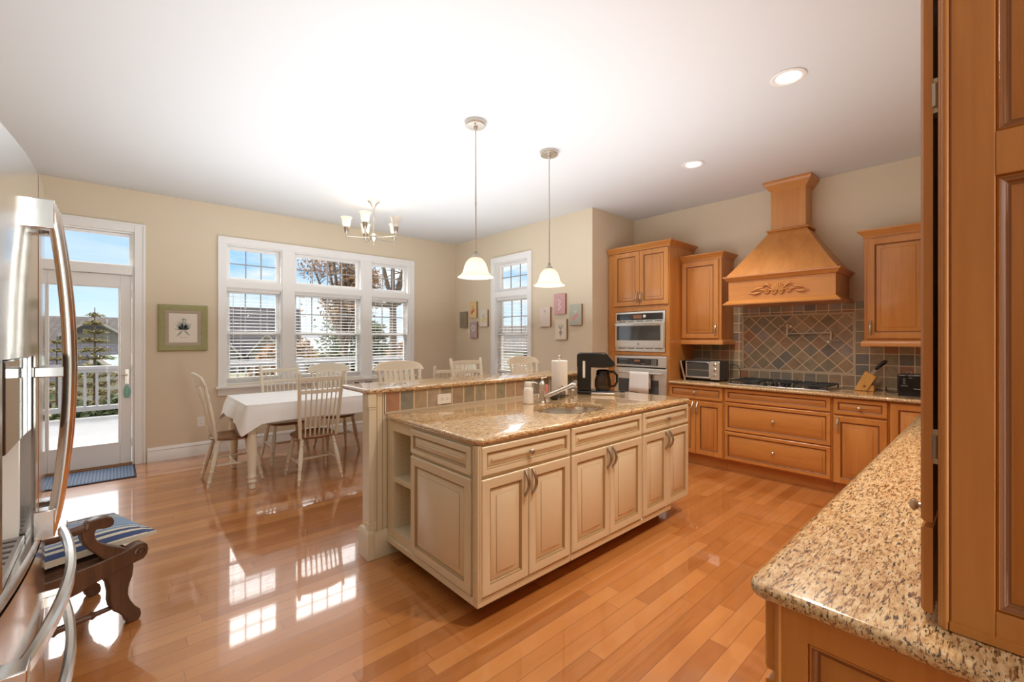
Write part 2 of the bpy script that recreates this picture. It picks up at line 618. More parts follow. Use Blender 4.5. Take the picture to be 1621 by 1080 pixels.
def thing(name, label, cat, loc=(0, 0, 0), rz=0, group=None):
    o = bpy.data.objects.new(name, None)
    o.empty_display_size = .05
    COL.objects.link(o)
    o.location = loc
    o.rotation_euler = (0, 0, rz)
    BASE[o.name] = Vector(loc)
    o['label'] = label
    o['category'] = cat
    if group:
        o['group'] = group
    return o


def tag(o, label, cat, group=None):
    o['label'] = label
    o['category'] = cat
    if group:
        o['group'] = group
    return o


def struct(o, label=None):
    o['kind'] = 'structure'
    if label:
        o['label'] = label
    return o


def copy_tree(o, parent=None):
    c = o.copy()
    COL.objects.link(c)
    c.parent = parent
    for ch in list(o.children):
        copy_tree(ch, c)
    return c


def again(o, loc, rz, label):
    c = copy_tree(o)
    c.location = loc
    c.rotation_euler = (0, 0, rz)
    c['label'] = label
    return c


# frames: local (a along the front, d out from the front plane, z up)
def fr_range(p, x=0):      # faces -X
    return Vector((x - p[1], p[0], p[2]))


def FR(x):
    return lambda p: Vector((x - p[1], p[0], p[2]))


def FI(y):                  # faces -Y
    return lambda p: Vector((p[0], y - p[1], p[2]))


def FL(x):                  # faces -X, a along Y
    return FR(x)


def FN(y):                  # faces +Y
    return lambda p: Vector((p[0], y + p[1], p[2]))


def panel(mb, a0, a1, z0, z1, t=.02, s=.055, d0=0.0, slope=.028, rev=False):
    """raised-panel door or drawer front on the plane d0, materials: 0 wood, 1 glazed groove"""
    prof = [(0, 0, 0), (0, t - .004, 0), (.004, t, 0), (s - .006, t, 0), (s, t - .004, 1), (s + .003, t - .010, 1), (s + .007, t - .0105, 1), (s + .010, t - .009, 0), (s + .010 + slope, t - .0045, 0), (s + .0115 + slope, t - .002, 1), (s + .0135 + slope, t - .0012, 0)]
    L = []
    for i, d, _ in prof:
        L.append([(a0 + i, d0 + d, z0 + i), (a1 - i, d0 + d, z0 + i), (a1 - i, d0 + d, z1 - i), (a0 + i, d0 + d, z1 - i)])
    ids = [[mb.vt(p) for p in l] for l in L]
    for k in range(len(ids) - 1):
        for j in range(4):
            j2 = (j + 1) % 4
            mb.face((ids[k][j], ids[k][j2], ids[k + 1][j2], ids[k + 1][j]), prof[k + 1][2])
    mb.face(ids[0][::-1], 0)
    mb.face(ids[-1], 0)
    return mb


def arch_handle(mb, a, z0, z1, d, reach=.030, r=.0064):
    """vertical arched pull with flared feet"""
    n = 10
    pts, rad = [], []
    for k in range(n + 1):
        t = k / n
        pts.append((a, d + reach * sin(pi * t) ** .8, z0 + (z1 - z0) * t))
        rad.append(r * (1.0 + .35 * sin(pi * t)) if 0 < k < n else r * 1.2)
    mb.tube(pts, rad, 8)
    for z in (z0, z1):
        mb.lathe([(.002, 0), (.009, .001), (.0085, .004), (.005, .008)], (a, d, z), 10, axis=(0, 1, 0))


def round_knob(mb, a, z, d, r=.015):
    mb.lathe([(.009, 0), (.006, .004), (.0055, .011), (r * .8, .015), (r, .021), (r * .75, .026), (.003, .0285)], (a, d, z), 14, axis=(0, 1, 0))


def tfwrap(mb, tf):
    mb.tf = tf
    return mb


def crown(mb, a0, a1, depth, z, prof, left=True, right=True):
    """crown moulding round the front and the free sides of a cabinet; prof: (out, z)"""
    L = []
    for o, dz in prof:
        pts = []
        ol = o if left else 0
        orr = o if right else 0
        pts += [(a0 - ol, -depth, z + dz), (a0 - ol, o, z + dz), (a1 + orr, o, z + dz), (a1 + orr, -depth, z + dz)]
        L.append(pts)
    mb.loops(L)


CROWN = [(0, 0), (.006, .0), (.006, .010), (.014, .020), (.030, .040), (.044, .052), (.048, .056), (.048, .066), (0, .066)]
LIGHTRAIL = [(0, 0), (.010, -.004), (.018, -.018), (.022, -.03), (.022, -.055), (0, -.055)]


def cabinet(name, label, tf, a0, a1, z0, z1, depth, doors=(), drawers=(), mats=('maple', 'maple_glaze', 'maple_h'), group=None, hw='nickel', cat='cabinet', carc=True, hollow=0, base=None, stile=.055):
    """doors: (a0,a1,z0,z1, handle_a, handle_z0, handle_z1); drawers: (a0,a1,z0,z1, knob (a,z) or None)"""
    b = tf(((a0 + a1) / 2, -depth / 2, 0 if base is None else base))
    t = thing(name, label, cat, tuple(b), 0, group)
    if carc and hollow:
        mb = MB(tf)
        mb.box(a0, a1, -depth, 0, z0, hollow)
        mb.box(a0, a1, -.03, 0, hollow, z1)
        mb.box(a0, a1, -depth, -depth + .03, hollow, z1)
        mb.build('carcass', mats[0], t, True)
    elif carc:
        MB(tf).box(a0, a1, -depth, 0, z0, z1).build('carcass', mats[0], t, True, bevel=.002)
    for d in doors:
        o = panel(MB(tf), d[0], d[1], d[2], d[3], s=stile).build('door', [mats[0], mats[1]], t, True)
        if d[4] is not None:
            mb = MB(tf)
            arch_handle(mb, d[4], d[5], d[6], .02)
            mb.build('handle', hw, o, True)
    for d in drawers:
        o = panel(MB(tf), d[0], d[1], d[2], d[3], s=.036, slope=.016).build('drawer', [mats[2], mats[1]], t, True)
        if d[4]:
            mb = MB(tf)
            round_knob(mb, d[4][0], d[4][1], .018)
            mb.build('knob', hw, o, True)
    return t

# ================================================================== ROOM SHELL
XW, YW, XS, YR, ZC = 5.385, 6.44, 4.445, 3.425, 3.05      # range wall, window wall, side wall, return wall, ceiling


def wall(name, tf, a0, a1, z0, z1, holes=(), t=.16, m='wall'):
    """wall with rectangular openings, local front face at d=0, thickness behind"""
    aa = sorted({a0, a1, *[h[0] for h in holes], *[h[1] for h in holes]})
    zz = sorted({z0, z1, *[h[2] for h in holes], *[h[3] for h in holes]})
    inside = lambda a, z: any(h[0] < a < h[1] and h[2] < z < h[3] for h in holes)
    mb = MB(tf)
    idx = {}

    def g(i, j, k):
        if (i, j, k) not in idx:
            idx[(i, j, k)] = mb.vt((aa[i], -t * k, zz[j]))
        return idx[(i, j, k)]
    solid = [[not inside((aa[i] + aa[i + 1]) / 2, (zz[j] + zz[j + 1]) / 2) for j in range(len(zz) - 1)] for i in range(len(aa) - 1)]
    S = lambda i, j: 0 <= i < len(aa) - 1 and 0 <= j < len(zz) - 1 and solid[i][j]
    for i in range(len(aa) - 1):
        for j in range(len(zz) - 1):
            if not solid[i][j]:
                continue
            for k in (0, 1):
                mb.face((g(i, j, k), g(i + 1, j, k), g(i + 1, j + 1, k), g(i, j + 1, k)))
            if not S(i - 1, j):
                mb.face((g(i, j, 0), g(i, j + 1, 0), g(i, j + 1, 1), g(i, j, 1)))
            if not S(i + 1, j):
                mb.face((g(i + 1, j, 0), g(i + 1, j + 1, 0), g(i + 1, j + 1, 1), g(i + 1, j, 1)))
            if not S(i, j - 1):
                mb.face((g(i, j, 0), g(i + 1, j, 0), g(i + 1, j, 1), g(i, j, 1)))
            if not S(i, j + 1):
                mb.face((g(i, j + 1, 0), g(i + 1, j + 1, 0), g(i + 1, j + 1, 1), g(i, j + 1, 1)))
    return struct(mb.build(name, m, smooth=0))


o = MB().box(-3.6, XW + .16, -3.4, YW + .16, -.08, 0).build('floor', 'floor', smooth=0)
struct(o, 'honey maple strip floor with glossy finish')
o = MB().box(-3.6, XW + .16, -3.4, YW + .16, ZC, ZC + .1).build('ceiling', 'ceiling', smooth=0)
struct(o, 'plain white ceiling')

# window openings (a0, a1, z0, z1)
W1 = [(1.01, 1.647), (1.797, 2.747), (2.895, 3.535)]
ZLO, ZM0, ZM1, ZHI = .826, 2.04, 2.122, 2.58
DOOR = (-.66, .145, 0.0, 2.582)
WS = (4.585, 5.322)                                           # side window opening along Y
holes = [(a, b, ZLO, ZHI) for a, b in W1] + [DOOR]
wall('wall_back', FI(YW), -1.0, XS + .16, 0, ZC, holes)
wall('wall_side', FR(XS), YR, YW, 0, ZC, [(WS[0], WS[1], ZLO, ZHI)])
MB().box(XS + .16, XW + .16, YR, YR + .16, 0, ZC).build('wall_return', 'wall', smooth=0)['kind'] = 'structure'
MB().box(XW, XW + .16, -.33, YR, 0, ZC).build('wall_range', 'wall', smooth=0)['kind'] = 'structure'
MB().box(1.04, XW, -.49, -.33, 0, ZC).build('wall_near', 'wall', smooth=0)['kind'] = 'structure'
MB().box(-1.14, -1.0, -3.4, YW, 0, ZC).build('wall_left', 'wall', smooth=0)['kind'] = 'structure'
MB().box(1.04, 1.2, -3.4, -.49, 0, ZC).build('wall_hall', 'wall', smooth=0)['kind'] = 'structure'


def baseboard(name, tf, a0, a1):
    prof = [(0, 0), (.016, 0), (.016, .105), (.013, .112), (.013, .122), (.019, .126), (.017, .136), (.011, .146), (.006, .158), (0, .160)]
    mb = MB(tf)
    mb.loops([[(a0, d, z) for d, z in prof], [(a1, d, z) for d, z in prof]])
    return struct(mb.build(name, 'trim', smooth=30), 'tall white moulded baseboard')


baseboard('baseboard_back', FI(YW), .255, XS)
baseboard('baseboard_side', FR(XS), YR, YW)


def frame_rect(mb, a0, a1, z0, z1, w, d0, d1, bottom=True):
    """picture-frame of four bars, inner opening a0..a1,z0..z1, bar width w outward"""
    mb.box(a0 - w, a0, d0, d1, z0 - (w if bottom else 0), z1 + w)
    mb.box(a1, a1 + w, d0, d1, z0 - (w if bottom else 0), z1 + w)
    mb.box(a0, a1, d0, d1, z1, z1 + w)
    if bottom:
        mb.box(a0, a1, d0, d1, z0 - w, z0)


def window(idx, tf, ops, cols, label):
    a0, a1 = ops[0][0], ops[-1][1]
    t = thing('window_%d' % idx, label, 'window', tuple(tf(((a0 + a1) / 2, 0, ZLO))))
    del t['category']
    struct(t)
    cw = .088
    mb = MB(tf)     # casing on the wall face
    mb.box(a0 - cw, a1 + cw, 0, .022, ZHI, ZHI + cw)
    mb.box(a0 - cw, a0, 0, .022, ZLO - .02, ZHI)
    mb.box(a1, a1 + cw, 0, .022, ZLO - .02, ZHI)
    mb.box(a0 - cw, a1 + cw, .022, .030, ZHI + cw - .022, ZHI + cw)
    mb.box(a0 - cw, a0 - cw + .02, .022, .030, ZLO - .02, ZHI + cw - .022)
    mb.box(a1 + cw - .02, a1 + cw, .022, .030, ZLO - .02, ZHI + cw - .022)
    for k in range(len(ops) - 1):
        mb.box(ops[k][1], ops[k + 1][0], -.155, .022, ZLO - .02, ZHI)
    for x0, x1 in ops:
        mb.box(x0, x1, -.155, .018, ZM0, ZM1)
    mb.build('casing', 'trim', t, True, bevel=.003)
    mb = MB(tf)     # stool and apron
    mb.box(a0 - cw - .025, a1 + cw + .025, -.10, .062, ZLO - .045, ZLO - .018)
    mb.loops([[(x, d, z) for d, z in ((.0, ZLO - .045), (.045, ZLO - .045), (.042, ZLO - .06), (.026, ZLO - .085), (.022, ZLO - .135), (0, ZLO - .135))] for x in (a0 - cw, a1 + cw)])
    mb.build('sill', 'trim', t, True, bevel=.003)
    mb = MB(tf)     # jamb liners
    for x0, x1 in ops:
        for z0, z1 in ((ZLO, ZM0), (ZM1, ZHI)):
            mb.box(x0, x0 + .012, -.155, .0, z0, z1)
            mb.box(x1 - .012, x1, -.155, .0, z0, z1)
            mb.box(x0 + .012, x1 - .012, -.155, 0, z1 - .012, z1)
            mb.box(x0 + .012, x1 - .012, -.155, 0, z0, z0 + .012)
    mb.build('jamb', 'trim', t, True)
    for (x0, x1), nc in zip(ops, cols):
        x0 += .012
        x1 -= .012
        zmid = 1.465
        for z0, z1, d, muntin in ((ZM1 + .012, ZHI - .012, -.105, 2), (zmid - .02, ZM0 - .012, -.125, 2), (ZLO + .012, zmid + .02, -.095, 0)):
            w = .042
            mb = MB(tf)
            mb.box(x0, x0 + w, d, d + .03, z0, z1)
            mb.box(x1 - w, x1, d, d + .03, z0, z1)
            mb.box(x0 + w, x1 - w, d, d + .03, z1 - w, z1)
            mb.box(x0 + w, x1 - w, d, d + .03, z0, z0 + w)
            s_ = mb.build('sash', 'trim', t, True, bevel=.004)
            MB(tf).box(x0 + w - .004, x1 - w + .004, d + .012, d + .016, z0 + w - .004, z1 - w + .004).build('glass', 'glass', s_, True, smooth=0)
            if muntin:
                mb = MB(tf)
                for k in range(1, nc):
                    x = x0 + w + (x1 - x0 - 2 * w) * k / nc
                    mb.box(x - .007, x + .007, d + .008, d + .020, z0 + w, z1 - w)
                z = (z0 + z1) / 2
                mb.box(x0 + w, x1 - w, d + .009, d + .019, z - .007, z + .007)
                mb.build('muntins', 'grey', s_, True, smooth=0)
    return t


window(1, FI(YW), W1, (3, 4, 3), 'wide triple window with white casing and grilles beside the dining table')
window(2, FR(XS), [WS], (3,), 'narrow double hung window with white casing between two groups of small art panels')


def blind(tf, x0, x1, label, drop_to=.895, cords=2):
    t = thing('window_blind', label, 'blind', tuple(tf(((x0 + x1) / 2, -.045, drop_to))), 0, 'white slatted blinds in the windows')
    a0, a1 = x0 + .018, x1 - .018
    mb = MB(tf)
    z = ZM0 - .065
    s_, c_ = sin(radians(9)), cos(radians(9))
    while z > drop_to + .03:
        L = []
        for (u, w) in ((-.025, -.0015), (0, .0012), (.025, -.0015), (.025, .0), (0, .0027), (-.025, 0)):
            d = -.045 + u * c_ - w * s_
            zz = z - u * s_ + w * c_
            L.append((d, zz))
        mb.loops([[(a0, d, zz) for d, zz in L], [(a1, d, zz) for d, zz in L]])
        z -= .0425
    mb.build('slats', 'blind', t, True, smooth=0)
    MB(tf).box(a0, a1, -.075, -.018, ZM0 - .045, ZM0 - .002).build('headrail', 'white', t, True, bevel=.003)
    MB(tf).box(a0, a1, -.071, -.019, drop_to - .012, drop_to + .014).build('bottom_rail', 'white', t, True, bevel=.004)
    mb = MB(tf)
    for k in range(cords):
        x = a0 + (a1 - a0) * (k + .5) / cords
        for d in (-.071, -.019):
            mb.tube([(x, d, drop_to), (x, d, ZM0 - .03)], .0012, 5)
    mb.build('ladder_cord', 'white', t, True)
    mb = MB(tf)
    mb.tube([(a0 + .06, -.012, ZM0 - .05), (a0 + .06, -.012, 1.35)], .003, 6)
    mb.build('tilt_wand', 'white', t, True)
    return t


blind(FI(YW), *W1[0], 'white slatted blind in the window section nearest the glass door')
blind(FI(YW), *W1[1], 'wide white slatted blind in the middle section of the triple window', cords=3)
blind(FI(YW), *W1[2], 'white slatted blind in the window section nearest the room corner')
blind(FR(XS), *WS, 'white slatted blind in the narrow window between the art panels')

# ---- glazed patio door with transom
t = thing('door_1', 'white glazed patio door with transom light above', 'door', (-.257, YW, 0))
del t['category']
struct(t)
tf = FI(YW)
dx0, dx1, dz1 = DOOR[0], DOOR[1], DOOR[3]
mb = MB(tf)
frame_rect(mb, dx0, dx1, 0, dz1, .095, 0, .022, False)
mb.box(dx0 - .095, dx1 + .095, .022, .032, dz1 + .072, dz1 + .095)
mb.box(dx1 + .072, dx1 + .095, .022, .032, 0, dz1 + .072)
mb.box(dx0 - .095, dx0 - .072, .022, .032, 0, dz1 + .072)
mb.build('casing', 'trim', t, True, bevel=.004)
mb = MB(tf)
mb.box(dx0, dx0 + .022, -.155, -.01, 0, dz1)
mb.box(dx1 - .018, dx1, -.155, -.01, 0, dz1)
mb.box(dx0 + .022, dx1 - .018, -.155, -.01, dz1 - .015, dz1)
mb.box(dx0 + .022, dx1 - .018, -.155, .012, 2.105, 2.205)
mb.build('jamb', 'trim', t, True, bevel=.003)
mb = MB(tf)
frame_rect(mb, -.555, .102, 2.222, 2.535, .028, -.10, -.06)
s_ = mb.build('transom_sash', 'trim', t, True, bevel=.003)
MB(tf).box(-.56, .107, -.084, -.080, 2.217, 2.54).build('glass', 'glass', s_, True, smooth=0)
mb = MB(tf)
px0, px1, pz0, pz1 = dx0 + .024, dx1 - .021, .022, 2.100
mb.box(px0, -.527, -.085, -.04, pz0, pz1)
mb.box(.026, px1, -.085, -.04, pz0, pz1)
mb.box(-.527, .026, -.085, -.04, 1.968, pz1)
mb.box(-.527, .026, -.085, -.04, pz0, .25)
leaf = mb.build('door_leaf', 'trim', t, True, bevel=.005)
mb = MB(tf)
frame_rect(mb, -.513, .012, .264, 1.954, .014, -.045, -.032)
mb.build('glazing_bead', 'trim', leaf, True, bevel=.004)
MB(tf).box(-.53, .029, -.066, -.060, .247, 1.971).build('glass', 'glass', leaf, True, smooth=0)
mb = MB(tf)
mb.box(.070, .100, -.040, -.034, .90, 1.06)
mb.tube([(.085, -.034, 1.0), (.085, .012, 1.0), (.03, .014, 1.0)], .008, 8)
mb.build('door_lever', 'nickel', leaf, True)
mb = MB(tf)
mb.box(dx0 + .02, dx1 - .018, -.10, .004, 0, .02)
mb.build('threshold', 'wood_edge', t, True, bevel=.003)
for z in (.25, 1.05, 1.9):
    MB(tf).box(dx1 - .022, dx1 - .016, -.05, -.028, z - .045, z + .045).build('hinge', 'nickel', t, True)

# hanging enamel ornament on the door stile
t = thing('door_ornament', 'small teal oval ornament hanging on the patio door stile', 'ornament', (.083, YW + .034, .74))
mb = MB(tf)
mb.lathe([(.002, 0), (.020, .004), (.026, .035), (.028, .075), (.022, .115), (.010, .138), (.002, .14)], (.083, -.027, .745), 14, sy=.30)
mb.build('pendant', 'teal_glass', t, True)
mb = MB(tf)
mb.tube([(.083, -.031, .884), (.083, -.024, .99)], .0015, 5)
mb.build('cord', 'taupe', t, True)

# ---- slate backsplash (tiles fixed to the range wall)
t = thing('trim_1', 'slate tile backsplash with diagonal accent panel above the cooktop', 'tile', (0, 0, 0))
del t['category']
struct(t)
XT = XW - .012
mb = MB()
for y0, y1, z0, z1 in ((1.989, 2.56, .914, 1.40), (1.989, 2.085, 1.40, 1.765), (.944, 1.989, .914, 1.044), (.944, 1.989, 1.665, 1.765), (.825, .944, .914, 1.765), (-.33, .825, .914, 1.40)):
    mb.box(XT, XW, y0, y1, z0, z1)
mb.build('field_tiles', 'slate', t, smooth=0)
MB().box(XT, XW, .962, 1.971, 1.062, 1.647).build('accent_tiles', 'slate_diag', t, smooth=0)
mb = MB()
mb.box(XT - .004, XW, .944, 1.989, 1.044, 1.062)
mb.box(XT - .004, XW, .944, 1.989, 1.647, 1.665)
mb.box(XT - .004, XW, .944, .962, 1.062, 1.647)
mb.box(XT - .004, XW, 1.971, 1.989, 1.062, 1.647)
mb.build('border', 'grout', t, bevel=.002)


def outlet(name, label, tf, a, z, horiz=False, mat_='white'):
    w, h = (.058, .036) if horiz else (.036, .058)
    t = thing(name, label, 'outlet', tuple(tf((a, 0, z))))
    MB(tf).box(a - w, a + w, 0, .006, z - h, z + h).build('cover_plate', mat_, t, True, bevel=.002)
    for s in (-1, 1):
        mb = MB(tf)
        ca, cz = (a + s * .021, z) if horiz else (a, z + s * .021)
        for k in (-1, 1):
            if horiz:
                mb.box(ca - .004, ca + .004, .006, .0068, cz + k * .006 - .0012, cz + k * .006 + .0012)
            else:
                mb.box(ca + k * .006 - .0012, ca + k * .006 + .0012, .006, .0068, cz - .004, cz + .004)
        mb.lathe([(.0022, 0), (.0022, .0008)], (ca + (.010 if horiz else 0), .006, cz - (0 if horiz else .010)), 8, axis=(0, 1, 0))
        mb.build('socket', 'black', t, True, smooth=0)
    return t


outlet('wall_outlet', 'white wall outlet low beside the left dining chair', FI(YW), .752, .399)

# ================================================================== ISLAND
IY = 1.705                # face-frame plane of the island front
IX = 1.312                # left end plane
tf = FI(IY)
CM = ('cream', 'cream_glaze', 'cream')


def isl(label, a0, a1, doors, drawer, knob=True, kick=None):
    d0, d1, split = doors
    t = cabinet('island_cabinet', label, tf, a0, a1, .125, .884, .62 if a0 < 1.5 else .965,
                [(d0, split - .002, .137, .712, split - .028, .575, .70), (split + .002, d1, .137, .712, split + .028, .575, .70)],
                [(d0, d1, .730, .873, ((d0 + d1) / 2, .80) if knob else None)], CM, 'cream cabinets of the kitchen island', 'pewter', hollow=0 if knob else .68)
    return t


c1 = isl('cream island cabinet at the near corner, with raised panels on its end', IX, 1.984, (1.322, 1.980, 1.640), 1)
c2 = isl('cream island sink cabinet whose top panel has no knob', 1.988, 2.755, (1.994, 2.749, 2.370), 1, False)
c3 = isl('cream island cabinet at the far end, nearest the oven tower', 2.759, 3.445, (2.770, 3.440, 3.105), 1)
# end panels, corner post, kick boards on the first cabinet
te = FR(IX)
o = panel(MB(te), 1.745, 2.335, .728, .868, s=.036, slope=.016).build('end_drawer_panel', ['cream', 'cream_glaze'], c1, True)
o = panel(MB(te), 1.745, 2.335, .137, .712).build('end_panel', ['cream', 'cream_glaze'], c1, True)
mb = MB()
for (x, y, r) in ((IX - .006, IY - .006, .009), (IX + .004, IY - .012, .006), (IX - .012, IY + .004, .006), (IX - .013, IY + .018, .005)):
    mb.lathe([(r, .128), (r, .880)], (x, y, 0), 10)
mb.build('corner_beading', 'cream', c1, True)
mb = MB()
mb.box(IX - .012, 1.984, IY - .012, IY + .02, .090, .128)
mb.box(IX - .012, IX + .02, IY + .02, 2.326, .090, .128)
mb.build('base_rail', 'cream', c1, True, bevel=.003)
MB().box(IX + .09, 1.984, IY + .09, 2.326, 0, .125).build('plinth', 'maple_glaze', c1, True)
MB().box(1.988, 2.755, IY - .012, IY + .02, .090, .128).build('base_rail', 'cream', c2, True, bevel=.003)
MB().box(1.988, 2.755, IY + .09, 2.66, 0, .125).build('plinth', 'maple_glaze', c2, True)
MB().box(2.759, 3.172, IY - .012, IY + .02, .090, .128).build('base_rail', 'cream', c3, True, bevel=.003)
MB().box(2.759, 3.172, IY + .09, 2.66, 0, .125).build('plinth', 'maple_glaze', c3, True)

# open shelf unit in the island end
t = thing('open_shelf_cabinet', 'narrow open cream shelf niche in the island end beside the bar post', 'cabinet', (1.47, 2.5, 0))
y0, y1 = 2.328, 2.668
mb = MB()
mb.box(IX, 1.66, y0, y0 + .022, .125, .884)
mb.box(IX, 1.66, y1 - .075, y1, .125, .884)
mb.box(1.64, 1.66, y0 + .022, y1 - .075, .125, .884)
mb.box(IX, 1.64, y0 + .022, y1 - .075, .815, .884)
mb.box(IX, 1.64, y0 + .022, y1 - .075, .125, .188)
mb.build('carcass', 'cream', t, True, bevel=.002)
MB().box(IX + .012, 1.64, y0 + .022, y1 - .075, .487, .518).build('shelf', 'cream', t, True, bevel=.002)
for z in [.23 + .032 * k for k in range(18)]:
    MB().lathe([(.0028, 0), (.0028, .0006)], (IX + .06, y1 - .0755, z), 6, axis=(0, -1, 0)).build('pin_hole', 'maple_glaze', t, True)
mb = MB()
mb.box(IX - .012, IX + .02, 2.328, y1, .090, .125)
mb.build('base_rail', 'cream', t, True, bevel=.003)
# dark things lying on its shelf
t = thing('dark_tin', 'small dark tin on the shelf of the island niche', 'tin', (1.42, 2.385, .518))
mb = MB()
mb.lathe([(.022, 0), (.024, .003), (.024, .030), (.022, .034), (.0, .034)], (1.42, 2.385, .5185), 16, cap1=False)
mb.build('body', 'black', t, True)
mb = MB()
mb.lathe([(.0225, .034), (.0225, .038), (.004, .041)], (1.42, 2.385, .5185), 16)
mb.build('lid', 'steel', t, True)


def rrect(x0, x1, y0, y1, r, n=6, extra=8):
    pts = []
    cs = [(x1 - r, y0 + r, -pi / 2), (x1 - r, y1 - r, 0), (x0 + r, y1 - r, pi / 2), (x0 + r, y0 + r, pi)]
    for q, (cx, cy_, a) in enumerate(cs):
        for k in range(n + 1):
            pts.append((cx + r * cos(a + pi / 2 * k / n), cy_ + r * sin(a + pi / 2 * k / n)))
        nx = cs[(q + 1) % 4]
        p = pts[-1]
        e = (nx[0] + r * cos(nx[2]), nx[1] + r * sin(nx[2]))
        for k in range(1, extra):
            pts.append((p[0] + (e[0] - p[0]) * k / extra, p[1] + (e[1] - p[1]) * k / extra))
    return pts


def worktop(mb, x0, x1, y0, y1, z0, z1, r=.03, hole=None):
    """stone slab with a bull-nosed edge and an optional oval hole (cx, cy, a, b)"""
    h = (z1 - z0) / 2
    prof = [(h, z0), (h * .45, z0 + h * .12), (h * .12, z0 + h * .45), (0, z0 + h), (h * .12, z1 - h * .45), (h * .45, z1 - h * .12), (h, z1)]
    L = []
    for ins, z in prof:
        rr = max(r - ins, .004)
        L.append([(x, y, z) for x, y in rrect(x0 + ins, x1 - ins, y0 + ins, y1 - ins, rr)])
    if not hole:
        return mb.loops(L)
    cx, cy_, a, b = hole
    out = L[-1]
    ang = [atan2((p[1] - cy_) / b, (p[0] - cx) / a) for p in out]
    e = [(cx + a * cos(t), cy_ + b * sin(t)) for t in ang]
    top = [(x, y, z1) for x, y in e]
    mid = [(cx + (x - cx) * .985, cy_ + (y - cy_) * .985, z1 - .006) for x, y in e]
    bot = [(cx + (x - cx) * .985, cy_ + (y - cy_) * .985, z0) for x, y in e]
    LL = [bot] + L[:0]
    ids = [[mb.vt(p) for p in l] for l in (L + [top, mid, bot])]
    ids.append(ids[0])
    n = len(out)
    for k in range(len(ids) - 1):
        for j in range(n):
            j2 = (j + 1) % n
            mb.face((ids[k][j], ids[k][j2], ids[k + 1][j2], ids[k + 1][j]))
    return mb


SINK = (2.375, 2.03, .285, .215)
t = thing('island_worktop', 'long speckled granite worktop on the cream island, around the oval sink', 'worktop', (2.38, 2.17, .884))
mb = MB()
worktop(mb, 1.288, 3.49, 1.680, 2.672, .884, .915, .05, SINK)
mb.build('slab', 'granite', t, True, smooth=50)

t = thing('kitchen_sink', 'oval stainless steel sink set under the island granite', 'sink', (SINK[0], SINK[1], .70))
mb = MB()
cx, cy_ = SINK[:2]
lo = []
for k, z in ((1.06, .8835), (1.0, .8825), (.985, .86), (.96, .78), (.90, .735), (.78, .718), (.14, .712)):
    lo.append([(cx + SINK[2] * k * cos(a), cy_ + SINK[3] * k * sin(a), z) for a in [2 * pi * j / 48 for j in range(48)]])
mb.loops(lo, cap0=False, cap1=True)
mb.build('basin', 'steel_bright', t, True)
mb = MB()
mb.lathe([(.045, .7125), (.045, .716), (.038, .717), (.034, .714), (.004, .713)], (cx, cy_, 0), 20)
mb.build('drain', 'pewter', t, True)

# ---- raised bar
t = thing('bar_wall', 'cream raised bar wall with a band of slate tiles behind the island', 'bar', (2.3, 2.74, 0))
BX0, BX1, BY0, BY1 = 1.200, 3.40, 2.682, 2.80
MB().box(BX0, 3.16, BY0, BY1, 0, .88).box(BX0, BX1, BY0, BY1, .88, 1.052).build('wall_panel', 'cream', t, True, bevel=.002)
MB().box(1.296, BX1, BY0 - .008, BY0, .916, 1.050).build('tile_band', 'slate_bar', thing_parent := t, True, smooth=0)
mb = MB()
mb.box(1.296, BX1, BY0 - .010, BY0, .912, .926)
mb.build('grout_bead', 'grout', t, True)
mb = MB()   # corner post: shaft, capital, base block
mb.box(1.186, 1.226, 2.668, 2.708, .20, 1.052)
mb.build('post_shaft', 'cream', t, True, bevel=.004)
mb = MB()
mb.box(1.178, 1.232, 2.662, 2.716, .965, 1.052)
mb.box(1.182, 1.229, 2.665, 2.712, .950, .965)
mb.build('post_capital', 'cream', t, True, bevel=.004)
mb = MB()
mb.box(1.172, 1.216, 2.655, 2.80, 0, .165)
mb.loops([[(1.172, 2.655, .165), (1.216, 2.655, .165), (1.216, 2.80, .165), (1.172, 2.80, .165)], [(1.184, 2.667, .185), (1.216, 2.667, .185), (1.216, 2.80, .185), (1.184, 2.80, .185)]])
mb.box(1.181, 1.231, 2.663, 2.714, .185, .232)
mb.build('post_base', 'cream', t, True, bevel=.003)
mb = MB()
pr = [(0, 0), (.022, 0), (.022, .135), (.014, .150), (.006, .163), (0, .165)]
mb.loops([[(x, 2.682 - d, z) for d, z in pr] for x in (1.216, 1.40)])
mb.build('baseboard', 'cream', t, True, smooth=30)
mb = MB()
for x in (1.245, 1.283):
    mb.box(x - .0015, x + .0015, 2.680, 2.683, .165, 1.05)
mb.build('panel_groove', 'cream_glaze', t, True)

t = thing('bar_worktop', 'narrow raised granite bar top behind the island worktop', 'worktop', (2.3, 2.87, 1.052))
mb = MB()
worktop(mb, 1.168, 3.43, 2.650, 3.09, 1.052, 1.082, .03)
mb.build('slab', 'granite', t, True, smooth=50)

outlet('wall_outlet', 'white sideways outlet in the left part of the slate bar band', FI(BY0 - .008), 1.750, .971, True)
outlet('wall_outlet', 'white outlet in the bar band just left of the coffee maker', FI(BY0 - .008), 3.237, .975, True)

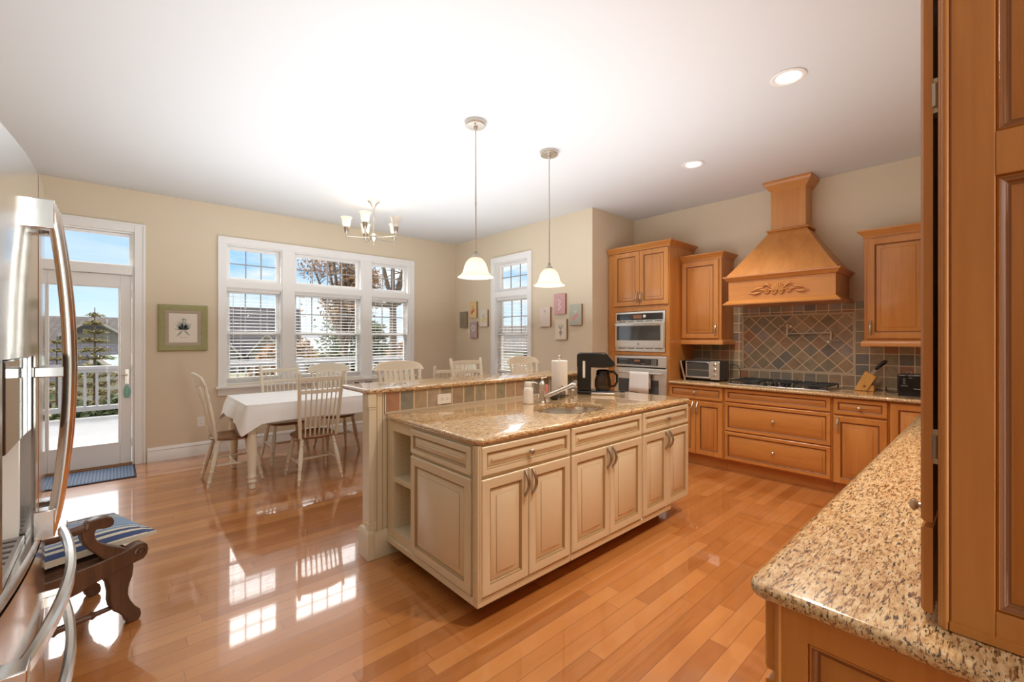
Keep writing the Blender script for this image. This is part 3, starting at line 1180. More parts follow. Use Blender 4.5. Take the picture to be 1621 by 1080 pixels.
# ---- things on the island
ZI = .9155
t = thing('soap_dispenser', 'white ceramic pump soap dispenser left of the island faucet', 'soap dispenser', (2.30, 2.37, ZI))
mb = MB()
c = (2.30, 2.37, ZI)
mb.lathe([(.036, 0), (.040, .002), (.041, .006), (.040, .03), (.037, .095), (.034, .112), (.028, .122), (.024, .124)], c, 24, cap1=True)
mb.build('bottle', 'ceramic', t, True)
mb = MB()
mb.lathe([(.025, .124), (.026, .127), (.026, .158), (.023, .163), (.003, .164)], c, 20)
mb.tube([(2.305, 2.364, ZI + .156), (2.335, 2.337, ZI + .157), (2.350, 2.323, ZI + .150)], [.007, .006, .004], 8)
mb.build('pump', 'ceramic', t, True)

t = thing('kitchen_faucet', 'brushed nickel pull-out faucet with ball lever on the island', 'faucet', (2.405, 2.325, ZI))
c = (2.405, 2.325, ZI)
mb = MB()
mb.lathe([(.031, 0), (.031, .004), (.026, .010), (.023, .022), (.022, .06), (.0235, .085), (.025, .092), (.025, .097), (.0225, .102), (.022, .125), (.0255, .130), (.0255, .136), (.020, .150), (.012, .163), (.009, .168), (.009, .172)], c, 22)
mb.build('body', 'nickel', t, True)
mb = MB()
mb.lathe([(.004, 0), (.010, .003), (.0125, .010), (.011, .018), (.005, .024), (.001, .025)], (c[0], c[1], ZI + .172), 14)
mb.tube([(c[0], c[1], ZI + .186), (c[0] + .03, c[1] - .02, ZI + .196)], [.005, .0035], 8)
mb.build('lever', 'nickel', t, True)
mb = MB()
a = Vector((c[0] + .010, c[1] - .018, ZI + .045))
b_ = Vector((c[0] + .110, c[1] - .170, ZI + .128))
mb.tube([a, a.lerp(b_, .3), a.lerp(b_, .6), b_], [.017, .016, .0145, .0145], 14)
mb.build('spout', 'nickel', t, True)
mb = MB()
d_ = (b_ - a).normalized()
mb.tube([b_, b_ + d_ * .012, b_ + d_ * .03 + Vector((0, 0, .002)), b_ + d_ * .05 + Vector((0, 0, -.008)), b_ + d_ * .058 + Vector((0, 0, -.035))], [.015, .0175, .0185, .018, .0135], 14)
mb.build('spray_head', 'steel_bright', t, True)

t = thing('sink_sprayer', 'small nickel deck pump right of the island faucet', 'sprayer', (2.665, 2.255, ZI))
c = (2.665, 2.255, ZI)
mb = MB()
mb.lathe([(.019, 0), (.019, .004), (.012, .008), (.008, .03), (.0085, .06), (.012, .075), (.012, .082), (.006, .086)], c, 16)
mb.tube([(c[0], c[1], ZI + .084), (c[0] - .018, c[1] - .03, ZI + .090), (c[0] - .026, c[1] - .044, ZI + .082)], [.006, .0055, .004], 8)
mb.build('pump', 'nickel', t, True)

t = thing('soap_bowl', 'small black bowl behind the faucet spout on the island', 'bowl', (2.615, 2.395, ZI))
mb = MB()
mb.lathe([(.026, 0), (.030, .003), (.048, .022), (.060, .045), (.0585, .046), (.046, .024), (.028, .006), (.002, .005)], (2.615, 2.395, ZI), 24)
mb.build('bowl', 'dark_grey', t, True)
t = thing('sponge', 'pink sponge standing in the holder behind the faucet', 'sponge', (2.605, 2.505, ZI))
mb = MB()
mb.box(2.560, 2.650, 2.492, 2.522, ZI + .03, ZI + .108)
mb.build('foam', 'pink', t, True, bevel=.008)
MB().box(2.560, 2.650, 2.490, 2.524, ZI, ZI + .032).build('holder', 'ceramic', t, True, bevel=.003)
t = thing('glass_jar', 'small clear lidded jar beside the spray head on the island', 'jar', (2.715, 2.40, ZI))
mb = MB()
mb.lathe([(.022, 0), (.027, .004), (.028, .05), (.022, .066), (.022, .072)], (2.715, 2.40, ZI), 18)
mb.build('jar', 'clear_glass', t, True)
mb = MB()
mb.lathe([(.024, .072), (.024, .088), (.008, .092), (.008, .1), (.002, .102)], (2.715, 2.40, ZI), 18)
mb.build('lid', 'steel_bright', t, True)

# paper towel: stand and roll
c = (2.80, 2.505, ZI)
t = thing('towel_stand', 'brushed metal upright paper towel stand on the island', 'towel holder', c)
mb = MB()
mb.lathe([(.075, 0), (.078, .003), (.076, .010), (.02, .014), (.0065, .018), (.0065, .312), (.009, .316), (.0135, .322), (.0135, .336), (.010, .342), (.002, .345)], c, 24)
mb.build('stand', 'nickel', t, True)
t = thing('paper_towel_roll', 'white paper towel roll on the stand left of the coffee maker', 'paper towel', (c[0], c[1], ZI + .0145))
mb = MB()
mb.lathe([(.020, .0145), (.066, .0145), (.068, .017), (.068, .298), (.066, .300), (.020, .300)], c, 36)
mb.build('roll', 'paper', t, True)

# coffee maker
t = thing('coffee_maker', 'black drip coffee maker with glass carafe on the far end of the island', 'coffee maker', (3.17, 2.40, ZI), radians(-52))
# local frame: +x is the front (the carafe side), y across
mb = MB()
mb.box(-.165, .155, -.095, .095, 0, .032)
mb.build('base', 'black', t, bevel=.012)
mb = MB()
mb.box(-.165, -.045, -.093, .093, .03, .30)
mb.build('water_tank', 'black', t, bevel=.014)
mb = MB()
poly = [(-.168, .240), (.060, .232), (.135, .240), (.160, .258), (.158, .270), (.088, .354), (.075, .362), (-.150, .362), (-.168, .345)]
mb.loops([[(x, -.096, z) for x, z in poly], [(x, .096, z) for x, z in poly]])
mb.build('brew_head', 'black', t, bevel=.008)
mb = MB()
u = Vector((.070, 0, -.084)).normalized()
for k in range(4):
    for s in (-1, 1):
        p = Vector((.0905, s * .03, .355)) + u * (.014 + .02 * k)
        mb.lathe([(.006, 0), (.0055, .004), (.001, .0045)], p, 10, axis=(.084, 0, .070))
mb.build('buttons', 'grey', t)
mb = MB()
w = Vector((.084, 0, .070)).normalized()
p = Vector((.088, 0, .354))
L = [[p + u * a + Vector((0, s, 0)) + w * .0025 for a, s in ((.006, -.06), (.006, .06), (.095, .06), (.095, -.06))], [p + u * a + Vector((0, s, 0)) - w * .003 for a, s in ((.006, -.06), (.006, .06), (.095, .06), (.095, -.06))]]
mb.loops(L)
mb.build('control_panel', 'dark_grey', t)
mb = MB()
mb.box(-.118, -.096, -.0975, -.092, .145, .292)
mb.build('water_gauge', 'ceramic', t, bevel=.003)
mb = MB()
mb.box(-.045, .157, -.097, .097, .0, .018)
mb.build('base_trim', 'steel', t, bevel=.004)
mb = MB()
mb.lathe([(.062, .032), (.062, .038), (.0, .039)], (.058, 0, 0), 24, cap1=False)
mb.build('warming_plate', 'dark_grey', t)
mb = MB()
mb.lathe([(.058, .040), (.070, .048), (.074, .075), (.072, .12), (.060, .165), (.052, .182), (.054, .19), (.050, .19), (.047, .18), (.056, .16), (.069, .118), (.071, .075), (.067, .05), (.055, .043)], (.058, 0, 0), 28)
cf = mb.build('carafe', 'clear_glass', t)
mb = MB()
mb.lathe([(.056, .186), (.058, .192), (.058, .202), (.040, .212), (.012, .214)], (.058, 0, 0), 24)
mb.lathe([(.0555, .166), (.0615, .168), (.0580, .184), (.0535, .184)], (.058, 0, 0), 28)
mb.build('carafe_lid', 'black', cf)
mb = MB()
mb.tube([(.10, -.028, .195), (.150, -.045, .196), (.176, -.055, .17), (.176, -.055, .11), (.160, -.048, .075), (.128, -.035, .068)], [.011, .012, .012, .011, .010, .008], 10, flat=.7)
mb.build('carafe_handle', 'black', cf)
mb = MB()
mb.tube([(-.14, .09, .012), (-.12, .14, .006), (.02, .17, .005), (.17, .13, .005), (.225, .10, .006)], .0035, 6)
mb.box(.212, .255, .088, .112, .001, .015)
mb.build('power_cord', 'rubber', t)

# ================================================================== RANGE WALL
RX = 4.770                 # face-frame plane of base cabinets
tf = FR(RX)
G = 'honey maple base cabinets along the range wall'


def plinth(t, a0, a1):
    MB(tf).box(a0, a1, -.60, -.072, 0, .122).build('toe_board', 'maple_h', t, True)


t = cabinet('base_cabinet', 'maple base cabinet under the toaster oven, with a pair of narrow doors', tf, 1.946, 2.558, .122, .884, .60,
            [(1.957, 2.246, .132, .712, 2.222, .575, .70), (2.250, 2.553, .132, .712, 2.275, .575, .70)], [(1.957, 2.553, .733, .876, (2.255, .805))], group=G)
plinth(t, 1.946, 2.558)
t = cabinet('base_cabinet', 'wide maple drawer base under the gas cooktop', tf, 1.000, 1.944, .122, .884, .60,
            [], [(1.012, 1.934, .744, .876, None), (1.012, 1.934, .440, .732, (1.473, .59)), (1.012, 1.934, .135, .428, (1.473, .285))], group=G)
plinth(t, 1.0, 1.944)
t = cabinet('base_cabinet', 'maple base cabinet with one door and drawer right of the cooktop drawers', tf, .612, .998, .122, .884, .60,
            [(.622, .990, .122, .717, .957, .575, .70)], [(.622, .990, .733, .872, (.806, .80))], group=G)
plinth(t, .612, .998)
t = cabinet('base_cabinet', 'maple corner base cabinet half hidden behind the near granite counter', tf, .325, .610, .122, .884, .60,
            [(.328, .603, .122, .868, .35, .70, .82)], [], group=G)
plinth(t, .325, .610)

# ---- granite run (L-shaped corner kept as two slabs: range side here, near side below)
t = thing('range_worktop', 'speckled granite worktop along the range wall under the cooktop', 'worktop', (5.05, 1.2, .884))
mb = MB()
worktop(mb, 4.722, 5.374, .3505, 2.558, .884, .9145, .012)
mb.build('slab', 'granite', t, True, smooth=50)

# ---- oven tower
tf = FR(4.765)
t = cabinet('oven_tower', 'tall maple oven cabinet with two upper doors beside the return wall', tf, 2.560, 3.410, .0, 2.485, .61,
            [(2.568, 2.943, 1.805, 2.472, 2.918, 1.845, 1.965), (2.947, 3.318, 1.805, 2.472, 2.972, 1.845, 1.965)], [], group=None, carc=False, stile=.06)
mb = MB(tf)
mb.box(2.560, 2.580, -.61, 0, 0, 2.485)
mb.box(3.390, 3.410, -.61, 0, 0, 2.485)
mb.box(2.580, 3.390, -.61, -.59, 0, 2.485)
mb.box(2.580, 3.390, -.59, -.012, 2.465, 2.485)
mb.box(2.580, 3.390, -.59, 0, 1.735, 1.80)
mb.box(2.580, 3.390, -.59, 0, 1.195, 1.236)
mb.box(2.580, 3.390, -.59, 0, 0, .45)
mb.box(3.30, 3.390, -.59, 0, .45, 1.195)
mb.box(3.30, 3.390, -.59, 0, 1.236, 1.735)
mb.box(2.580, 2.608, -.59, 0, 1.236, 1.735)
mb.box(3.322, 3.390, -.59, 0, 1.80, 2.465)
mb.box(2.580, 3.322, -.59, -.02, 1.80, 2.465)
mb.build('carcass', 'maple', t, True, bevel=.002)
mb = MB(tf)
crown(mb, 2.560, 3.410, .61, 2.482, CROWN, right=False)
mb.build('crown_moulding', 'maple_h', t, True, smooth=30)

tf = FR(4.757)
t = thing('microwave_oven', 'built-in stainless microwave above the wall oven in the tower', 'microwave', (5.0, 2.955, 1.236))
MB(tf).box(2.612, 3.296, -.45, 0, 1.240, 1.731).build('body', 'steel', t, True, bevel=.003)
mb = MB(tf)
mb.box(2.640, 3.270, 0, .010, 1.628, 1.708)
mb.build('control_panel', 'black_gloss', t, True, bevel=.002)
mb = MB(tf)
mb.box(2.912, 3.03, .010, .011, 1.645, 1.690)
mb.build('display', 'teal_led', t, True)
mb = MB(tf)
mb.lathe([(.021, 0), (.021, .012), (.017, .014), (.002, .014)], (2.870, .010, 1.668), 20, axis=(0, 1, 0))
mb.build('dial', 'steel_bright', t, True)
dr = MB(tf).box(2.618, 3.290, 0, .020, 1.290, 1.604).build('door', 'steel', t, True, bevel=.004)
MB(tf).box(2.660, 3.262, .020, .0225, 1.378, 1.555).build('window', 'oven_glass', dr, True)
mb = MB(tf)
mb.box(2.672, 3.270, .045, .060, 1.558, 1.592)
mb.box(2.680, 2.700, .018, .046, 1.563, 1.587)
mb.box(3.240, 3.260, .018, .046, 1.563, 1.587)
mb.build('handle', 'steel_bright', dr, True, bevel=.003)
mb = MB(tf)
mb.lathe([(.014, 0), (.014, .001), (.002, .0014)], (2.955, .020, 1.333), 18, axis=(0, 1, 0))
mb.build('badge', 'grey', dr, True)
for z in (1.275, 1.609):
    mb = MB(tf)
    for k in range(5):
        mb.box(2.645 + k * .125, 2.745 + k * .125, 0, .002, z, z + .008)
    mb.build('vent_grille', 'black', t, True)

t = thing('wall_oven', 'built-in stainless wall oven with towel on its handle bar', 'oven', (5.0, 2.94, .46))
MB(tf).box(2.583, 3.297, -.55, 0, .455, 1.19).build('body', 'steel', t, True, bevel=.003)
MB(tf).box(2.587, 3.293, 0, .018, 1.060, 1.188).build('control_fascia', 'steel', t, True, bevel=.005)
MB(tf).box(2.690, 3.262, .018, .021, 1.078, 1.158).build('control_panel', 'black_gloss', t, True, bevel=.002)
mb = MB(tf)
mb.box(2.93, 3.01, .021, .022, 1.118, 1.142)
mb.build('display', 'teal_led', t, True)
mb = MB(tf)
for k in range(3):
    for j in range(4):
        mb.box(2.715 + k * .022, 2.729 + k * .022, .021, .0218, 1.088 + j * .016, 1.097 + j * .016)
    mb.box(2.86 + k * .02, 2.872 + k * .02, .021, .0218, 1.09, 1.1)
mb.build('buttons', 'grey', t, True)
dr = MB(tf).box(2.587, 3.293, 0, .022, .50, 1.035).build('door', 'steel', t, True, bevel=.005)
MB(tf).box(2.680, 3.235, .022, .0245, .60, .905).build('window', 'oven_glass', dr, True, bevel=.001)
mb = MB(tf)
mb.tube([(2.62, .060, .985), (2.78, .066, .985), (3.10, .066, .985), (3.26, .060, .985)], .011, 10)
for a in (2.64, 3.24):
    mb.tube([(a, .018, .985), (a, .060, .985)], .008, 8)
mb.build('handle', 'steel_bright', dr, True)
mb = MB(tf)
mb.box(2.60, 3.28, 0, .003, 1.040, 1.055)
mb.build('vent_gap', 'black', t, True)

# towel on the oven handle
t = thing('dish_towel', 'white dish towel hanging over the wall oven handle', 'towel', (4.69, 2.90, .74))
mb = MB(tf)
rows = []
path = [(.0475, .80), (.0465, .9), (.050, .975), (.058, .9975), (.070, .9985), (.0795, .990), (.082, .965), (.084, .90), (.087, .82), (.090, .752)]
for d, z in path:
    r = []
    for k in range(17):
        a = 2.775 + .262 * k / 16
        f = max(0, (.99 - z)) * 5
        r.append((a + (a - 2.9) * .03 * f, d + .0022 * sin(k * 1.25) * f * (1 if d > .06 else .3), z - .006 * sin(k * .4) * (1 if z < .8 else 0)))
    rows.append(r)
mb.grid(rows)
o = mb.build('cloth', 'cloth', t, True, smooth=80, recalc=False)
md = o.modifiers.new('thick', 'SOLIDIFY')
md.thickness = .003
md.offset = 1

# ---- wall cabinets
G2 = 'honey maple wall cabinets beside the range hood'
tf = FR(5.045)
for (lab, a0, a1, d0, d1, ha, cl_, cr_) in (
        ('maple wall cabinet between the oven tower and the hood', 2.087, 2.557, 2.114, 2.545, 2.140, True, False),
        ('maple wall cabinet right of the hood, above the knife block', .345, .822, .372, .800, .772, False, True)):
    t = cabinet('wall_cabinet', lab, tf, a0, a1, 1.388, 2.312, .338, [(d0, d1, 1.402, 2.298, ha, 1.44, 1.56)], [], group=G2, stile=.06)
    mb = MB(tf)
    crown(mb, a0, a1, .338, 2.312, CROWN, left=cl_, right=cr_)
    mb.build('crown_moulding', 'maple_h', t, True, smooth=30)
    mb = MB(tf)
    crown(mb, a0, a1, .338, 1.388, LIGHTRAIL, left=cl_, right=cr_)
    mb.build('light_rail', 'maple_h', t, True, smooth=30)

# ---- range hood
HC = 1.462
t = thing('range_hood', 'tall maple chimney hood with carved ornament above the cooktop', 'range hood', (5.1, HC, 1.75))


def ring(x, hw, z):
    return [(XW - .002, HC + hw, z), (x, HC + hw, z), (x, HC - hw, z), (XW - .002, HC - hw, z)]


mb = MB()
mb.loops([ring(4.845, .470, 1.785), ring(4.845, .470, 2.03)])
mb.build('frieze', 'maple_h', t, True, bevel=.002)
mb = MB()
mb.loops([ring(4.815, .500, 1.752), ring(4.802, .512, 1.754), ring(4.800, .514, 1.766), ring(4.812, .502, 1.772), ring(4.830, .485, 1.790), ring(4.840, .475, 1.800)])
mb.build('bottom_moulding', 'maple_h', t, True, smooth=30)
mb = MB()
mb.loops([ring(4.843, .472, 2.002), ring(4.832, .483, 2.006), ring(4.812, .502, 2.034), ring(4.802, .512, 2.040), ring(4.800, .514, 2.052), ring(4.83, .48, 2.056)])
mb.build('ledge_moulding', 'maple_h', t, True, smooth=30)
mb = MB()
L = []
for k in range(9):
    s = k / 8
    e = 1 - (1 - s) ** 1.25
    L.append(ring(4.825 + (5.148 - 4.825) * s, .490 + (.162 - .490) * (s ** .93), 2.054 + (2.535 - 2.054) * s))
mb.loops(L)
mb.build('sloped_canopy', 'maple', t, True, smooth=30)
mb = MB()
mb.loops([ring(5.140, .170, 2.520), ring(5.118, .192, 2.524), ring(5.112, .198, 2.532), ring(5.118, .192, 2.540), ring(5.146, .164, 2.546)])
mb.build('collar', 'maple_h', t, True, smooth=30)
mb = MB()
mb.loops([ring(5.152, .158, 2.54), ring(5.152, .158, 3.04)])
mb.build('chimney', 'maple', t, True)
mb = MB()
mb.loops([ring(5.150, .160, 2.945), ring(5.146, .164, 2.95), ring(5.136, .174, 2.962), ring(5.108, .202, 3.0), ring(5.094, .216, 3.018), ring(5.090, .220, 3.028), ring(5.090, .220, 3.048)])
mb.build('crown_moulding', 'maple_h', t, True, smooth=30)
# carved ornament
mb = MB()
tf = FR(4.845)
zc = 1.892


def spiral(ca, cz, r0, turns, start, sgn, th=.008):
    pts, rad = [], []
    n = int(18 * turns)
    for k in range(n + 1):
        s = k / n
        a = start + sgn * 2 * pi * turns * s
        r = r0 * (1 - .82 * s)
        pts.append(tf((ca + r * cos(a), .006 + .006 * s, cz + r * sin(a))))
        rad.append(th * (1 - .45 * s))
    mb.tube(pts, rad, 7)


for s in (-1, 1):
    spiral(HC + s * .034, zc - .022, .026, 1.6, pi / 2, s)
    spiral(HC + s * .100, zc - .010, .028, 1.5, pi / 2 + s * .4, s)
    for (a0_, z0_, a1_, z1_, b_) in ((.055, .012, .15, .010, .040), (.085, -.030, .19, -.008, .02), (.13, .020, .245, -.016, .012), (.15, -.02, .262, -.022, -.012)):
        pts, rad = [], []
        for k in range(11):
            q = k / 10
            pts.append(tf((HC + s * (a0_ + (a1_ - a0_) * q), .007, zc + z0_ + (z1_ - z0_) * q + b_ * sin(pi * q))))
            rad.append(.004 + .009 * sin(pi * min(q * 1.2, 1)))
        mb.tube(pts, rad, 8)
for k in range(9):
    a = pi * (.08 + .84 * k / 8)
    pts = [tf((HC + r * cos(a), .006 + .006 * sin(pi * min(r / .075, 1)), zc - .02 + r * sin(a) * 1.05)) for r in (.012, .03, .05, .066, .074)]
    mb.tube(pts, [.004, .007, .009, .009, .004], 8)
mb.build('carved_ornament', 'maple', t, True, smooth=60)

# ---- gas cooktop
tz = .9145
t = thing('gas_cooktop', 'stainless five-burner gas cooktop with black grates on the range worktop', 'cooktop', (5.08, 1.495, tz))
CX0, CX1, CY0, CY1 = 4.850, 5.325, 1.035, 1.955
mb = MB()
worktop(mb, CX0, CX1, CY0, CY1, tz, tz + .010, .03)
mb.build('steel_top', 'steel_bright', t, True, smooth=50)
burn = [(4.98, 1.20, .045), (5.22, 1.20, .036), (5.20, 1.495, .052), (4.98, 1.79, .036), (5.22, 1.79, .045)]
for x, y, r in burn:
    mb = MB()
    mb.lathe([(r, .010), (r, .020), (r * .8, .024), (r * .8, .030), (r * .72, .034), (.002, .035)], (x, y, tz), 20)
    mb.build('burner', 'iron', t, True)
for y0, y1 in ((1.06, 1.345), (1.375, 1.615), (1.645, 1.930)):
    mb = MB()
    x0, x1 = (CX0 + .025, CX1 - .02) if y0 != 1.375 else (5.06, CX1 - .02)
    h0, h1 = tz + .034, tz + .046
    for y in (y0, (y0 + y1) / 2 - .006, y1 - .012):
        mb.box(x0, x1, y, y + .012, h0, h1)
    nn = 4 if y0 != 1.375 else 3
    for k in range(nn):
        x = x0 + (x1 - x0 - .012) * k / (nn - 1)
        mb.box(x, x + .012, y0, y1, h0, h1)
    for x in (x0, x1 - .012):
        for y in (y0, y1 - .012):
            mb.box(x, x + .012, y, y + .012, tz + .010, h0)
    mb.build('grate', 'iron', t, True, bevel=.003)
for k in range(5):
    mb = MB()
    x, y = (4.905, 1.395 + .05 * k) if k % 2 == 0 else (4.965, 1.395 + .05 * k)
    mb.lathe([(.021, .010), (.021, .014), (.017, .016), (.016, .034), (.013, .038), (.002, .039)], (x, y, tz), 16)
    mb.box(x - .016, x + .016, y - .004, y + .004, tz + .034, tz + .044)
    mb.build('control_knob', 'black', t, True)

# ---- pot filler
t = thing('pot_filler', 'nickel folding pot filler tap on the diagonal slate tiles', 'tap', (5.36, 1.50, 1.43))
px = 5.335
mb = MB()
mb.lathe([(.034, 0), (.034, .005), (.028, .010), (.012, .014), (.012, .045)], (XT, 1.520, 1.535), 20, axis=(-1, 0, 0))
mb.build('wall_flange', 'nickel', t, True)
mb = MB()
mb.lathe([(.010, 0), (.015, .004), (.015, .100), (.017, .104), (.017, .116), (.006, .120)], (px, 1.520, 1.437), 16)
mb.tube([(px, 1.535, 1.541), (px - .01, 1.600, 1.541)], [.005, .0035], 8)
mb.build('valve_body', 'nickel', t, True)
mb = MB()
mb.tube([(px, 1.520, 1.452), (px - .02, 1.135, 1.462)], .0065, 10)
mb.build('swing_arm', 'nickel', t, True)
mb = MB()
mb.lathe([(.007, 0), (.013, .004), (.0145, .03), (.0145, .085), (.017, .088), (.017, .098), (.006, .102)], (px - .02, 1.128, 1.382), 16)
mb.lathe([(.016, 0), (.016, .02), (.010, .026)], (px - .034, 1.135, 1.370), 14, axis=(-1, .4, 0))
mb.tube([(px - .02, 1.118, 1.385), (px - .02, 1.060, 1.385)], [.005, .0035], 8)
mb.build('spout_valve', 'nickel', t, True)

# ---- toaster oven with a tray standing beside it
t = thing('toaster_oven', 'steel toaster oven with three knobs on the worktop beside the oven tower', 'toaster oven', (5.12, 2.28, tz))
tf = FR(5.0)
MB(tf).box(2.085, 2.480, -.24, 0, tz + .018, 1.148).build('body', 'dark_grey', t, True, bevel=.006)
mb = MB(tf)
frame_rect(mb, 2.205, 2.462, .963, 1.118, .016, 0, .012)
mb.build('door_frame', 'steel', t, True, bevel=.003)
MB(tf).box(2.200, 2.466, .002, .006, .958, 1.122).build('door_glass', 'oven_glass', t, True)
MB(tf).box(2.088, 2.188, 0, .012, tz + .022, 1.142).build('control_panel', 'steel', t, True, bevel=.003)
for z in (1.105, 1.045, .985):
    mb = MB(tf)
    mb.lathe([(.019, 0), (.019, .004), (.0165, .006), (.015, .022), (.002, .023)], (2.138, .012, z), 18, axis=(0, 1, 0))
    mb.build('knob', 'steel_bright', t, True)
mb = MB(tf)
mb.tube([(2.215, .035, 1.122), (2.455, .035, 1.122)], .007, 8)
for a in (2.225, 2.445):
    mb.tube([(a, .008, 1.122), (a, .035, 1.122)], .005, 6)
mb.build('door_handle', 'black', t, True)
mb = MB(tf)
for k in range(9):
    mb.tube([(2.21 + .03 * k, .0075, 1.035), (2.225 + .03 * k, .0075, 1.035)], .0015, 5)
mb.tube([(2.205, .0075, 1.04), (2.46, .0075, 1.04)], .002, 6)
mb.build('wire_rack', 'steel_bright', t, True)
for a in (2.105, 2.46):
    for d in (-.03, -.21):
        mb = MB(tf)
        mb.lathe([(.012, 0), (.014, .006), (.014, .019)], (a, d, tz), 12)
        mb.build('foot', 'rubber', t, True)
mb = MB(tf)
mb.tube([(2.12, -.24, 1.08), (2.06, -.262, 1.105), (2.01, -.295, 1.09), (1.985, -.318, 1.02), (1.99, -.325, .945), (2.02, -.33, .93)], .004, 6)
mb.build('power_cord', 'rubber', t, True)
t = thing('baking_tray', 'thin steel baking tray leaning between the toaster oven and the tower', 'tray', (5.1, 2.51, tz))
mb = MB()
o0, uu, ww = Vector((4.985, 2.487, tz + .001)), Vector((1, 0, 0)), Vector((0, .058, .221)).normalized()
nn = uu.cross(ww)
L = []
for ins, hgt in ((0, .014), (.004, .014), (.016, .0), (.016, -.002), (.002, .012)):
    L.append([o0 + uu * a + ww * b + nn * hgt for a, b in ((ins, ins), (.255 - ins, ins), (.255 - ins, .228 - ins), (ins, .228 - ins))])
ids = [[mb.vt(p) for p in l] for l in L]
for k in range(4):
    for j in range(4):
        mb.face((ids[k][j], ids[k][(j + 1) % 4], ids[k + 1][(j + 1) % 4], ids[k + 1][j]))
mb.face(ids[2])
mb.build('pan', 'steel_bright', t, True, smooth=0)
mb = MB()
mb.loops([[o0 + uu * x_ + ww * b_ + nn * h_ for b_, h_ in ((0, -.003), (.228, -.003), (.228, .017), (0, .017))] for x_ in (-.012, 0)])
mb.build('rolled_rim', 'steel', t, True, bevel=.002)

# ---- knife block and its steel
kb = thing('knife_block', 'slanted honey wood knife block on the worktop beside the black toaster', 'knife block', (5.2, .86, tz))
tf = FR(5.16)
mb = MB(tf)
poly = [(.905, tz), (.800, tz), (.795, tz + .028), (.762, tz + .122), (.745, tz + .145), (.802, tz + .182), (.835, tz + .170)]
poly = [(.918, tz + .001), (.822, tz + .001), (.760, tz + .120), (.752, tz + .135), (.833, tz + .185)]
mb.loops([[(a, 0, z) for a, z in poly], [(a, -.115, z) for a, z in poly]])
mb.build('block', 'orange_wood', kb, True, bevel=.004)
MB(tf).box(.772, .822, -.10, -.012, tz + .001, tz + .055).build('foot', 'orange_wood', kb, True, bevel=.003)
mb = MB(tf)
mb.lathe([(.013, 0), (.013, .0015), (.002, .002)], (.838, 0, tz + .045), 6, axis=(0, 1, 0))
mb.build('emblem', 'seat', kb, True)
t = thing('kitchen_knife', 'black handled knife standing in the wooden knife block', 'knife', (5.2, .78, tz + .1))
mb = MB(tf)
p0, p1 = Vector((.800, -.055, tz + .150)), Vector((.762, -.055, tz + .205))
mb.loops([[(p0.x + s * .012, -.055 + q * .0015, p0.z + s * .008) for s, q in ((-1, -1), (1, -1), (1, 1), (-1, 1))], [(p1.x + s * .010, -.055 + q * .0015, p1.z + s * .007) for s, q in ((-1, -1), (1, -1), (1, 1), (-1, 1))]])
mb.build('blade', 'steel_bright', t, True)
mb = MB(tf)
mb.tube([(.766, -.055, tz + .199), (.755, -.055, tz + .215), (.725, -.055, tz + .250), (.695, -.055, tz + .278), (.682, -.055, tz + .284)], [.010, .014, .017, .016, .006], 12, flat=.75)
mb.build('handle', 'black', t, True)

# ---- black toaster
t = thing('toaster', 'black toaster at the end of the range worktop', 'toaster', (5.04, .45, tz))
tf = FR(4.955)
MB(tf).box(.30, .586, -.17, 0, tz + .012, 1.102).build('body', 'black', t, True, bevel=.014, seg=3)
MB(tf).box(.305, .581, -.165, -.005, tz, tz + .013).build('base', 'rubber', t, True)
mb = MB(tf)
for k in range(4):
    mb.box(.532, .547, 0, .0012, 1.060 - .014 * k, 1.064 - .014 * k)
mb.box(.535, .572, 0, .0012, 1.088, 1.091)
mb.box(.515, .560, 0, .0012, 1.000, 1.004)
mb.box(.488, .512, 0, .0012, 1.068, 1.071)
mb.box(.40, .48, 0, .0012, .978, .983)
mb.build('printed_marks', 'grey', t, True, smooth=0)
mb = MB(tf)
mb.lathe([(.004, 0), (.004, .003), (.001, .004)], (.505, 0, 1.090), 10, axis=(0, 1, 0))
mb.build('indicator_light', 'pink', t, True)
mb = MB(tf)
for a in (.345, .53):
    mb.tube([(a, -.05, 1.10), (a, -.05, 1.122), (a - .03, -.05, 1.122), (a - .03, -.05, 1.10)], .003, 6)
mb.build('rack_wires', 'steel_bright', t, True)
mb = MB(tf)
mb.tube([(.58, -.16, tz + .02), (.62, -.20, tz + .006), (.66, -.26, tz + .005), (.70, -.33, tz + .006), (.71, -.40, tz + .03)], .004, 6)
mb.build('power_cord', 'rubber', t, True)

# ================================================================== NEAR COUNTER AND HUTCH
NX = 1.006
t = thing('near_base_cabinet', 'maple base cabinet end below the nearest granite counter', 'cabinet', (2.4, 0, 0))
MB().box(NX, 4.70, -.325, .300, .115, .884).build('carcass', 'maple', t, True, bevel=.002)
tf = FR(NX)
mb = MB(tf)
mb.box(.247, .302, 0, .020, .115, .882)
mb.box(-.325, -.262, 0, .020, .115, .882)
mb.box(-.262, .247, 0, .020, .822, .882)
mb.box(-.262, .247, 0, .020, .115, .185)
panel(mb, -.262, .247, .185, .822, t=.017, s=.012, slope=.034)
mb.build('end_panel', ['maple', 'maple_glaze'], t, True)
MB().box(NX + .06, 4.70, -.32, .232, 0, .115).build('toe_board', 'maple_h', t, True)
mb = MB()
for (x, y, r) in ((.9865, .2965, .005), (.9885, .3005, .004)):
    mb.lathe([(r, .12), (r, .880)], (x, y, 0), 10)
mb.build('edge_beading', 'maple', t, True)
tf = FN(.3025)
